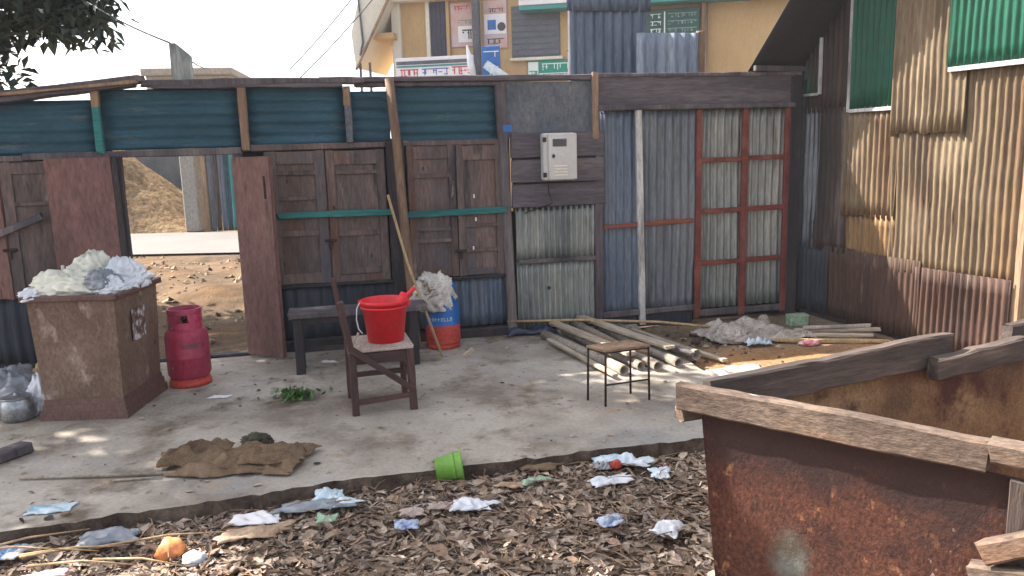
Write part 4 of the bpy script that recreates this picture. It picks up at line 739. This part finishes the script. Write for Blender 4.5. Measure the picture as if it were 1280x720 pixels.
# pot and rubbish left of the counter
pt = thing('aluminium_pot', 'dented aluminium cooking pot standing left of the brown counter', 'pot', (-3.23, 5.0, 0), 0)
MB().lathe([(.001, .0), (.085, .002), (.1, .03), (.1, .09), (.09, .13), (.075, .145), (.082, .155), (.09, .157), (.088, .15), (.07, .14), (.085, .12), (.092, .04), (.001, .012)], 28).build('body', m_alu, pt, True); MB().lathe([(.001, .185), (.012, .184), (.014, .17), (.04, .165), (.085, .156)], 24).build('lid', m_alu, pt, True)
lump('rubbish_bag', m_baggrey, None, (-3.42, 5.25, 0), (.22, .2, .22), 51, .34, 2.2, 5, 'bag', label='dark grey rubbish bag behind the aluminium pot', cat='bag')
lump('rubbish_bag', m_bagyel, None, (-3.22, 5.42, 0), (.17, .14, .28), 52, .34, 2.2, 5, 'bag', label='yellow and tan cloth bundle beside the brown counter', cat='bundle')
lump('rubbish_bag', m_bagw, None, (-3.18, 5.2, 0), (.1, .12, .2), 53, .34, 2.2, 5, 'bag', label='white plastic bag between the pot and the brown counter', cat='bag')
# weeds on the concrete
def weed():
    V = []; Fc = []; K = []; r = random.Random(9)
    for k in range(260):
        a = r.uniform(0, 6.28); d = abs(r.gauss(0, .07)); b = Vector((math.cos(a) * d * 1.3, math.sin(a) * d, r.uniform(0, .03))); dr = Vector((r.uniform(-1, 1), r.uniform(-1, 1), r.uniform(.1, .8))).normalized(); L = r.uniform(.03, .06); sd = dr.cross(Vector((0, 0, 1))).normalized() * L * .3; i = len(V)
        V += [b, b + dr * L * .5 + sd, b + dr * L, b + dr * L * .5 - sd]; Fc += [(i, i + 1, i + 2), (i, i + 2, i + 3)]; h = r.uniform(.7, 1.4); K += [(.07 * h, .16 * h, .04 * h, 1)] * 4
    me = bpy.data.meshes.new('weed'); me.from_pydata([tuple(v) for v in V], [], Fc); at = me.color_attributes.new('col', 'FLOAT_COLOR', 'POINT'); at.data.foreach_set('color', np.array(K, dtype=np.float32).ravel())
    obj('green_weed', me, m_foliage, None, (-1.5, 5.3, 0), kind='stuff', label='small heap of green leaves on the concrete by the chair', cat='plant')
weed()

# green cup on its side
gc = thing('green_cup', 'lime green plastic tub lying on its side at the concrete edge', 'tub', (-.36, 4.0, -.012), 0)
mgc = mat('lime_plastic', [C(84, 134, 48, 1.1), C(112, 156, 70, 1.1)], 5, rough=.4, fineamt=.15)
prof = [(.001, .01), (.055, .01), (.06, .0), (.075, .13), (.084, .132), (.084, .142), (.072, .142), (.057, .02), (.001, .02)]
bdy = MB().lathe(prof, 28).build('body', mgc, gc, True, rot=(0, R(84), R(8)), loc=(-.07, 0, 0)); MB().lathe([(.07, .09), (.074, .092), (.074, .1), (.0705, .102)], 28).build('rib', mgc, bdy, True)

# ---------------------------------------------------------------- rusty bin in the foreground
bA = Vector((.595, 2.45, 0)); e1 = Vector((.756, -.655, 0)).normalized(); e2 = Vector((.90, .43, 0)).normalized()
BN_ = thing('rusty_bin', 'large rusty steel bin with worn timber rim beside the leaf litter', 'bin', bA, 0)
n1_ = Vector((-e1.y, e1.x, 0)) * -1 if Vector((-e1.y, e1.x, 0)).dot(e2) > 0 else Vector((-e1.y, e1.x, 0))
def rustmat():
    m = mat('rusty_steel', [C(72, 44, 38), C(94, 58, 46), C(112, 74, 56)], 3.2, (1, 1, .7), .85, .1, .5, 90, spots=[(3.2, .52, C(88, 50, 42), .1), (9, .56, C(70, 44, 40), .1), (20, .62, C(152, 104, 74), .06), (26, .70, C(176, 160, 150), .03)], fineamt=.7)
    n = m.node_tree.nodes; l = m.node_tree.links; b = n['Principled BSDF']; src = b.inputs['Base Color'].links[0].from_socket
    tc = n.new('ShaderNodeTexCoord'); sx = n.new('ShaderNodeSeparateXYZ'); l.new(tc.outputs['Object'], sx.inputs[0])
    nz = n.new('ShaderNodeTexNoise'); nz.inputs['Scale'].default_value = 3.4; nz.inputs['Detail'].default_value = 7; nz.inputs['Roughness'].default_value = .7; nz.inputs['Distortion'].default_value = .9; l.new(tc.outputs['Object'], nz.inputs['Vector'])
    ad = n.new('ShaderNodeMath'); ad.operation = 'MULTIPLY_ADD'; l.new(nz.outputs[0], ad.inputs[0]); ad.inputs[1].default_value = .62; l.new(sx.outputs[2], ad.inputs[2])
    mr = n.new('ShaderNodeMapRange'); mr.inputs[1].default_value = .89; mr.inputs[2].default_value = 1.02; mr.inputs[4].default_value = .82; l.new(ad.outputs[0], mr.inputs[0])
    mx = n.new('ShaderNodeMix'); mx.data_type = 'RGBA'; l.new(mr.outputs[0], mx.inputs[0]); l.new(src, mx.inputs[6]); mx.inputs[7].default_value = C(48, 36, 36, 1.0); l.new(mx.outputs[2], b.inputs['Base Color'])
    src = b.inputs['Base Color'].links[0].from_socket
    mp2 = n.new('ShaderNodeMapping'); mp2.inputs['Location'].default_value = (-.225 / .085, .195 / .085, -.385 / .12); mp2.inputs['Scale'].default_value = (1 / .085, 1 / .085, 1 / .12); l.new(tc.outputs['Object'], mp2.inputs['Vector'])
    ln = n.new('ShaderNodeVectorMath'); ln.operation = 'LENGTH'; l.new(mp2.outputs[0], ln.inputs[0]); ad2 = n.new('ShaderNodeMath'); ad2.operation = 'MULTIPLY_ADD'; l.new(nz.outputs[0], ad2.inputs[0]); ad2.inputs[1].default_value = -1.3; l.new(ln.outputs['Value'], ad2.inputs[2])
    mr2 = n.new('ShaderNodeMapRange'); mr2.inputs[1].default_value = -.15; mr2.inputs[2].default_value = .35; mr2.inputs[3].default_value = .85; mr2.inputs[4].default_value = 0; l.new(ad2.outputs[0], mr2.inputs[0])
    wv = n.new('ShaderNodeTexNoise'); wv.inputs['Scale'].default_value = 9; l.new(tc.outputs['Object'], wv.inputs['Vector']); rp = n.new('ShaderNodeValToRGB'); rp.color_ramp.elements[0].position = .4; rp.color_ramp.elements[1].position = .62; rp.color_ramp.elements[0].color = C(78, 74, 64); rp.color_ramp.elements[1].color = C(112, 116, 110); l.new(wv.outputs[0], rp.inputs[0])
    mx = n.new('ShaderNodeMix'); mx.data_type = 'RGBA'; l.new(mr2.outputs[0], mx.inputs[0]); l.new(src, mx.inputs[6]); l.new(rp.outputs[0], mx.inputs[7]); l.new(mx.outputs[2], b.inputs['Base Color'])
    return m
m_rust = rustmat()
m_rustin = mat('ochre_rust_inside', [C(92, 68, 56), C(128, 98, 72), C(152, 122, 92)], 2.6, (1, 1, 1), .85, .05, .5, 80, spots=[(4, .57, C(84, 52, 46), .1)], contrast=(.36, .64))
m_rim = mat('weathered_rim_timber', [C(72, 60, 54), C(104, 88, 78), C(132, 116, 102)], 5, (.4, 1, 1), .9, 0, .5, 70, spots=[(2.5, .53, C(118, 84, 62), .12), (7, .58, C(74, 60, 56), .1), (14, .64, C(168, 154, 142), .05)], fineamt=.6)
m_rimd = mat('dark_rim_timber', [C(40, 36, 36, 1.2), C(70, 60, 56, 1.2), C(104, 90, 82, 1.2)], 6, SH, .9, 0, .6, 60, spots=[(12, .62, C(120, 110, 100), .06)])  # dark timber with pale spots
def panel(name, p0, p1, q0, q1, th, inner, m_, nn):
    """steel wall between top edge p0-p1 and bottom edge q0-q1, with thickness towards nn"""
    mb = MB(); k = 14; vs = []
    for s in (0, 1):
        for i in range(k + 1):
            for j in range(k + 1):
                a = p0.lerp(p1, i / k); b = q0.lerp(q1, i / k); v = a.lerp(b, j / k); dd = .008 * noise.noise(v * 2.2) + .003 * noise.noise(v * 9); vs.append(v + nn * (th * s + dd))
    N_ = (k + 1) ** 2; fs = []
    for s in (0, 1):
        for i in range(k):
            for j in range(k): q = s * N_ + i * (k + 1) + j; f = (q, q + 1, q + k + 2, q + k + 1); fs.append(f if s else f[::-1])
    for i in range(k):
        a = i * (k + 1); b = a + k + 1; fs.append((a, b, b + N_, a + N_)); a += k; b += k; fs.append((a, a + N_, b + N_, b))
        a = i; b = i + 1; fs.append((a, a + N_, b + N_, b)); a += k * (k + 1); b += k * (k + 1); fs.append((a, b, b + N_, a + N_))
    mb.add(vs, fs); return mb.build(name, m_, BN_, True)
z1_, z0_ = .80, -.1; LA, LB = 1.45, 2.5
cA, cD, cC = Vector((0, 0, z1_)), e1 * LA + Vector((0, 0, z1_)), e2 * LB + Vector((0, 0, z1_)); cE = cD + e2 * LB; inw = (e1 + e2).normalized()
def bot(v, k=.05): c_ = (cA + cE) / 2; q = v + (c_ - v) * k; q.z = z0_; return q
nA = Vector((-e1.y, e1.x, 0)); nA = nA if nA.dot(e2) > 0 else -nA; nC = Vector((-e2.y, e2.x, 0)); nC = nC if nC.dot(e1) > 0 else -nC
panel('side_panel', cA, cD, bot(cA), bot(cD), .012, None, m_rust, nA); panel('side_panel', cA + nA * .014, cC, bot(cA) + nA * .014, bot(cC), .012, None, m_rustin, nC)
panel('side_panel', cD, cE, bot(cD), bot(cE), .012, None, m_rustin, -nC); panel('side_panel', cC, cE, bot(cC), bot(cE), .012, None, m_rustin, -nA)
mb = MB(); mb.add([bot(v) + Vector((0, 0, .13)) for v in (cA, cD, cE, cC)], [(0, 1, 2, 3)]); mb.build('floor_panel', m_rustin, BN_, solid=.01)
zt = .85
bar(e1 * -.085 + Vector((0, 0, zt - .004)), e1 * .80 + Vector((0, 0, zt - .004)), .088, .045, 361, .005, seg=14).build('rim_timber', m_rim, BN_)
bar(e1 * .805 + Vector((0, 0, zt + .015)) , e1 * 1.6 + Vector((0, 0, zt + .01)), .06, .06, 362, .004).build('rim_timber', m_rim, BN_)
bar(e2 * .0 + nA * .03 + Vector((0, 0, zt - .008)), e2 * 1.17 + Vector((0, 0, zt + .004)), .115, .05, 363, .008, seg=14).build('rim_timber', m_rimd, BN_)
bar(e2 * 1.02 + nC * .055 + Vector((0, 0, zt - .045)), e2 * 2.55 + nC * .06 + Vector((0, 0, zt - .01)), .085, .05, 364, .01, seg=14).build('rim_timber', m_rimd, BN_); bar(e2 * 1.52 + Vector((0, 0, zt + .02)), e2 * 2.6 + Vector((0, 0, zt + .03)), .07, .05, 365, .008, seg=10).build('rim_timber', m_rimd, BN_)
bar(e1 * -.075 + Vector((-.0, .02, zt - .075)), e2 * .35 + Vector((0, 0, zt - .07)) + nC * -.03, .05, .05, 366, .004).build('rim_timber', m_rim, BN_)
bar(e1 * .88 + nA * -.02 + Vector((0, 0, .80)), e1 * .88 + nA * -.01 + Vector((0, 0, .0)), .05, .02, 367, .003, upv=tuple(e1)).build('corner_angle', m_rimd, BN_)
def stick_patch():
    m = mat('faded_label', [C(120, 66, 48, 1.2), C(96, 100, 92), C(140, 144, 142)], 7, (1, 1, 1.5), .8, 0, .2, 60, contrast=(.36, .62)); mb = MB(); k = 18; c = e1 * .335 + Vector((0, 0, .48)); bt_ = bot(cA.lerp(cD, .23)) - cA.lerp(cD, .23); dn = bt_.normalized(); vs = [c]; 
    for i in range(k): t = 6.283 * i / k; rr = 1 + .2 * noise.noise(Vector((math.cos(t) * 2, math.sin(t) * 2, 5))); vs.append(c + e1 * .075 * rr * math.cos(t) - dn * .105 * rr * math.sin(t))
    f0 = (cA.lerp(cD, .23) - c); 
    sh = nA * (nA.dot(cA.lerp(cD, .23) + dn * (z1_ - .48) / abs(dn.z) - c) - .012); vs = [v + sh for v in vs]
    mb.add(vs, [(0, i + 1, (i + 1) % k + 1) for i in range(k)]); mb.build('faded_label', m, BN_)
for i, (p0, p1) in enumerate(((e1 * .82 + nA * -.05 + Vector((0, 0, .61)), e1 * 1.2 + nA * -.12 + Vector((0, 0, .86))), (e1 * .79 + nA * -.04 + Vector((0, 0, .54)), e1 * 1.2 + nA * -.1 + Vector((0, 0, .64))))):
    bar(bA + p0, bA + p1, .06, .05, 371 + i, .006).build('timber_offcut', m_rim, None, label=('upper rough timber offcut leaning on the rusty bin side', 'lower rough timber offcut leaning on the rusty bin side')[i], cat='timber')

# ---------------------------------------------------------------- leaf litter
LP = thing('x', 'x', 'x'); bpy.data.objects.remove(LP)
def leaf_shape(L, W, curl, cup, r):
    """dry curled leaf, stalk at the origin pointing along +x"""
    P = [(0, 0, 0), (L * .28, W * .8, cup), (L * .3, 0, 0), (L * .28, -W * .8, cup * .8), (L * .65, W * .75, cup * 1.1 + curl * .5), (L * .66, 0, curl * .4), (L * .65, -W * .75, cup + curl * .5), (L, 0, curl)]
    return P, [(0, 2, 1), (0, 3, 2), (1, 2, 5, 4), (2, 3, 6, 5), (4, 5, 7), (5, 6, 7)]
LCOL = [C(134, 116, 102), C(150, 132, 116), C(170, 152, 138), C(146, 122, 104), C(116, 100, 90), C(184, 168, 154), C(158, 144, 134)]
def in_litter(x, y): return y < edge_y(x) - .02 and not (Vector((x, y, 0)) - bA).dot(nA) > .02 or (x < .5 and y < edge_y(x) - .02)
def litter():
    r = random.Random(12); V = []; Fc = []; K = []; N = 78000; c = 0
    while c < N:
        y = 2.0 + (4.55 - 2.0) * r.random() ** .9; x = r.uniform(-3.6, 2.2)
        if not (y < edge_y(x) - .015): continue
        rel = Vector((x, y, 0)) - bA
        if rel.dot(nA) > -.0 and rel.dot(nC) > -.0: continue
        den = .75 + .9 * noise.noise(Vector((x * 1.1, y * 1.1, 3)))
        if r.random() > den * 1.5 - .05: continue
        c += 1
        L = r.choice((.015, .022, .03, .04, .055, .08)) * r.uniform(.7, 1.25); P, f = leaf_shape(L, L * r.choice((.04, .1, .2, .28, .36)) * r.uniform(.8, 1.1), r.uniform(-.12, .25) * L, r.uniform(-.12, .2) * L, r)
        pile = max(0, .5 + noise.noise(Vector((x * 2.3, y * 2.3, 7)))) * .026
        M_ = Matrix.Translation((x, y, -.098 + r.random() * (.02 + pile))) @ Matrix.Rotation(r.uniform(0, 6.283), 4, 'Z') @ Matrix.Rotation(r.gauss(0, .2), 4, 'X') @ Matrix.Rotation(r.gauss(0, .12), 4, 'Y')
        i = len(V); V += [tuple(M_ @ Vector(p)) for p in P]; Fc += [tuple(q + i for q in t) for t in f]; cc = r.choice(LCOL); h = r.uniform(.7, 1.2); K += [(cc[0] * h, cc[1] * h, cc[2] * h, 1)] * len(P)
    me = bpy.data.meshes.new('leaf_litter'); me.from_pydata(V, [], Fc); me.update(); at = me.color_attributes.new('col', 'FLOAT_COLOR', 'POINT'); at.data.foreach_set('color', np.array(K, dtype=np.float32).ravel())
    lo = (me.polygons.foreach_set('use_smooth', [True] * len(me.polygons)), obj)[1]('leaf_litter', me, m_leaf, kind='stuff', label='deep carpet of dry brown fallen leaves in front of the concrete', cat='leaf litter')
    protos = []
    for k in range(10):
        L = .055 + .04 * r.random(); P, f = leaf_shape(L, L * r.uniform(.12, .24), r.uniform(-.15, .35) * L, r.uniform(-.2, .25) * L, r); me = bpy.data.meshes.new('leaf'); me.from_pydata(P, [], f); me.update(); cc = LCOL[k % 7]; at = me.color_attributes.new('col', 'FLOAT_COLOR', 'POINT'); at.data.foreach_set('color', np.array([cc] * len(P), dtype=np.float32).ravel()); me.materials.append(m_leaf); protos.append(me)
    c = 0
    while c < 280:
        x, y = r.uniform(-2.4, 1.0), r.uniform(2.75, 4.2); rel = Vector((x, y, 0)) - bA
        if y > edge_y(x) - .06 or (rel.dot(nA) > -.05 and rel.dot(nC) > -.05): continue
        c += 1; pile = max(0, .5 + noise.noise(Vector((x * 2.3, y * 2.3, 7)))) * .026
        o = bpy.data.objects.new('leaf', r.choice(protos)); COL.objects.link(o); o.parent = lo; o.location = (x, y, -.075 + pile); o.rotation_euler = (r.gauss(0, .25), r.gauss(0, .22), r.uniform(0, 6.28))
litter()
# loose dry bits blown over the concrete
def bits():
    r = random.Random(31); V = []; Fc = []; K = []
    for k in range(1500):
        x, y = r.uniform(-3.6, 1.4), r.uniform(3.3, 6.9)
        if y < edge_y(x) + .03 or y > fy(x) - .12 or x > edge_x(y) - .05: continue
        if r.random() > .45 + noise.noise(Vector((x * 1.2, y * 1.2, 4))) and y < fy(x) - .5: continue
        L = r.choice((.008, .012, .018, .035)) * r.uniform(.7, 1.2) * (1.5 if y < edge_y(x) + .4 else 1); P, f = leaf_shape(L, L * r.uniform(.15, .4), .2 * L * r.random(), .2 * L * r.random(), r); M_ = Matrix.Translation((x, y, .004)) @ Matrix.Rotation(r.uniform(0, 6.28), 4, 'Z') @ Matrix.Rotation(r.gauss(0, .15), 4, 'X'); i = len(V); V += [tuple(M_ @ Vector(p)) for p in P]; Fc += [tuple(q + i for q in t) for t in f]; cc = r.choice(LCOL + [C(60, 52, 48), C(180, 170, 160)]); K += [cc] * len(P)
    me = bpy.data.meshes.new('dry_bits'); me.from_pydata(V, [], Fc); at = me.color_attributes.new('col', 'FLOAT_COLOR', 'POINT'); at.data.foreach_set('color', np.array(K, dtype=np.float32).ravel()); obj('dry_bits', me, m_leaf, kind='stuff', label='loose bits of dry leaf and grit scattered over the concrete', cat='debris')
bits()
def rubble():
    r = random.Random(41); V = []; Fc = []; K = []
    for k in range(3200):
        back = k < 1700
        x, y = (r.uniform(-8, -2), r.uniform(7.2, 13.6)) if back else (r.uniform(1.15, 3.4), r.uniform(4.6, 7.3))
        if noise.noise(Vector((x * 1.3, y * 1.3, 2))) < -.1 + r.uniform(-.3, .2): continue
        if not back and (Vector((x, y, 0)) - bA).dot(nC) > -.05: continue
        if back and y < fy(x) + .2: continue
        q = r.choice((.008, .012, .02, .035)) * (1.6 if back else .8); c = Vector((x, y, .0)); n1 = noise.noise(Vector((x * .9, y * .9, 2)))
        h = -.02 + (.05 * n1 + .16 * max(0, math.sin((y - 7.6) / 6 * math.pi)) * (.6 + n1) if back and y > 7.6 else .0) - (.02 if not back else .03)
        vs = [c + Vector((r.uniform(.6, 1.2) * q * math.cos(t), r.uniform(.6, 1.2) * q * math.sin(t), h + r.uniform(0, .3) * q)) for t in (0, 1.57, 3.14, 4.71)] + [c + Vector((r.uniform(-.3, .3) * q, r.uniform(-.3, .3) * q, h + q * r.uniform(.4, 1.)))]
        i = len(V); V += [tuple(v) for v in vs]; Fc += [(i, i + 1, i + 4), (i + 1, i + 2, i + 4), (i + 2, i + 3, i + 4), (i + 3, i, i + 4)]; cc = r.choice((C(120, 100, 82), C(150, 128, 104), C(90, 74, 62), C(170, 156, 140), C(74, 62, 54))); K += [cc] * 5
    me = bpy.data.meshes.new('rubble'); me.from_pydata(V, [], Fc); at = me.color_attributes.new('col', 'FLOAT_COLOR', 'POINT'); at.data.foreach_set('color', np.array(K, dtype=np.float32).ravel()); obj('rubble', me, m_soil, kind='stuff', label='scattered clods and grit over the bare earth', cat='rubble')
rubble()
def twigs():
    r = random.Random(61); mb = MB(); c = 0
    while c < 260:
        x, y = r.uniform(-2.6, 1.0), r.uniform(2.7, 4.25); rel = Vector((x, y, 0)) - bA
        if y > edge_y(x) - .05 or (rel.dot(nA) > -.05 and rel.dot(nC) > -.05): continue
        c += 1; a = r.uniform(0, 6.28); L = r.uniform(.06, .2); p0 = Vector((x, y, -.055 + r.random() * .03)); d_ = Vector((math.cos(a), math.sin(a), r.uniform(-.1, .1))); mb.tube([p0, p0 + d_ * L * .5 + Vector((r.uniform(-.01, .01), r.uniform(-.01, .01), .006)), p0 + d_ * L], [.003, .0025, .0012], 5)
    mb.build('twigs', m_brownpost, kind='stuff', label='thin broken twigs mixed through the leaf litter', cat='twigs')
twigs()
# dry stalks at the lower left
rs = random.Random(77)
for k_ in range(12):
    x, y = rs.uniform(-2.5, -1.75), rs.uniform(2.9, 3.3); a = rs.uniform(-.2, .35); L = rs.uniform(.3, .6); p0 = Vector((x, y, -.05 + rs.random() * .03)); d_ = Vector((math.cos(a), math.sin(a), rs.uniform(-.02, .06)))
    MB().tube([p0, p0 + d_ * L * .5 + Vector((0, .02, .01)), p0 + d_ * L], [.006, .005, .002], 6).build('dry_stalk', m_bamboo, None, True, label='thin dry stalk lying in the leaf litter at the yard left side', cat='stalk', group='dry stalks in the litter')
# scraps of rubbish
def scr(x, y, w, d, h, m_, label, seed, rz=0, z=-.05, name='plastic_scrap', n=24): cloth(name, m_, None, (x, y, z), w * 1.15, d * 1.15, h * .62, seed, rz, n=n, ragged=.1 if seed in (64, 67, 71, 80, 81, 82, 83, 84, 72) else .26, freq=1.6, label=label, cat='scrap', group='litter scraps in the leaves')
scr(-.95, 3.78, .13, .1, .07, m_bluep, 'crumpled sky blue plastic scrap close to the concrete edge', 61)
scr(-1.02, 3.66, .26, .1, .045, m_baggrey, 'long grey plastic strip with a dull sheen below the sky blue scrap', 62, .2); scr(-.86, 3.70, .12, .07, .04, m_bluep, 'small blue twist at the end of the long grey strip', 63, .5)
scr(-1.24, 3.55, .2, .1, .05, m_whitesign, 'flat white wrapper lying left of the green scrap', 64, .1); scr(-1.22, 3.40, .25, .1, .05, m_tanp, 'torn tan paper in front of the flat white wrapper', 65, .3)
scr(-.90, 3.52, .1, .06, .05, m_greenp, 'pale green scrap right of the flat white wrapper', 66)
scr(-.52, 3.44, .09, .07, .05, m_navyp, 'small blue and white packet in the middle of the leaves', 67); scr(-.50, 3.58, .09, .06, .05, m_pinkp, 'left of two pinkish paper scraps', 68); scr(-.36, 3.62, .1, .06, .05, m_pinkp, 'right of two pinkish paper scraps', 69)
scr(-.22, 3.62, .14, .1, .07, m_bagw, 'cloudy white plastic bag beside the pinkish paper', 70)
scr(.42, 3.42, .11, .08, .06, m_navyp, 'navy blue and white packet lying alone in the leaves', 71, .4); scr(.66, 3.32, .11, .1, .07, m_bagw, 'crumpled white wrapper nearest the rusty bin', 72, 1.)
scr(.47, 3.88, .2, .09, .045, m_bagw, 'long flat white bag lying below the arched blue white bag', 73, .35); scr(.62, 4.10, .25, .1, .09, m_bluep, 'arched pale blue and white bag close to the concrete edge', 74, -.2); scr(.75, 3.94, .09, .1, .06, m_bluep, 'drooping tail of pale blue plastic beside the arched bag', 75); scr(.46, 4.06, .09, .07, .06, m_baggrey, 'dark silvery foil scrap left of the arched bag', 76)
scr(-.02, 3.86, .12, .06, .03, m_tanp, 'pale tan paper strip near the pale green foil', 77); scr(.08, 3.90, .12, .06, .04, m_greenp, 'thin pale green foil strip near the tan paper', 78, .5); scr(.12, 4.08, .2, .09, .06, m_jute, 'scrap of tan cloth at the concrete edge', 79)
scr(-1.86, 3.38, .22, .1, .08, m_baggrey, 'grey ribbed pouch at the foot of the concrete edge', 80, .3); scr(-2.28, 3.28, .17, .12, .06, m_stripep, 'printed blue and red striped packet by the concrete edge', 81); scr(-1.98, 3.08, .15, .05, .03, m_redwhite, 'thin red and white wrapper among the dry stalks', 82, .3)
scr(-2.24, 3.62, .19, .09, .025, m_bluep, 'pale blue printed paper lying flat on the concrete', 83, .15, .002); scr(-2.05, 5.36, .12, .05, .012, m_whitesign, 'small white paper on the concrete by the pink cylinder', 84, 0, .002)
scr(-.36, 6.5, .07, .05, .04, m_baggrey, 'tiny grey white scrap on the concrete near the blue cylinder', 85, 0, .002); scr(-1.47, 6.22, .1, .05, .02, m_whitesign, 'tiny white paper on the concrete under the bench', 86, 0, .002)
lump('fruit_husk', m_orangep, None, (-1.53, 3.27, -.07), (.06, .05, .075), 87, .25, 1.2, 3, label='orange husk lying in the leaves', cat='husk'); lump('plastic_scrap', m_bluep, None, (-1.40, 3.2, -.07), (.045, .04, .045), 88, .3, 2, 3, label='ball of blue and white foil beside the orange husk', cat='scrap'); lump('fruit_husk', m_orangep, None, (-.84, 3.42, -.07), (.018, .018, .025), 89, .2, 1, 2, label='tiny orange bit below the pale green scrap', cat='husk')
lump('plastic_scrap', m_redfade, None, (.53, 4.06, -.05), (.028, .02, .04), 90, .3, 1.5, 3, label='orange red bit of plastic on the arched bag', cat='scrap')

# ---------------------------------------------------------------- dusty air over the whole place
hz = MB(); hz.box(-430, 430, -430, 430, -1.2, 8.4, .0); hm = bpy.data.materials.new('dusty_air'); hm.use_nodes = True; hn = hm.node_tree.nodes; hn.remove(hn['Principled BSDF'])
pv = hn.new('ShaderNodeVolumePrincipled'); pv.inputs['Color'].default_value = (.9, .92, .97, 1); pv.inputs['Density'].default_value = .0013; pv.inputs['Anisotropy'].default_value = .2
hm.node_tree.links.new(pv.outputs[0], hn['Material Output'].inputs['Volume'])
hz.build('haze', hm, kind='stuff')
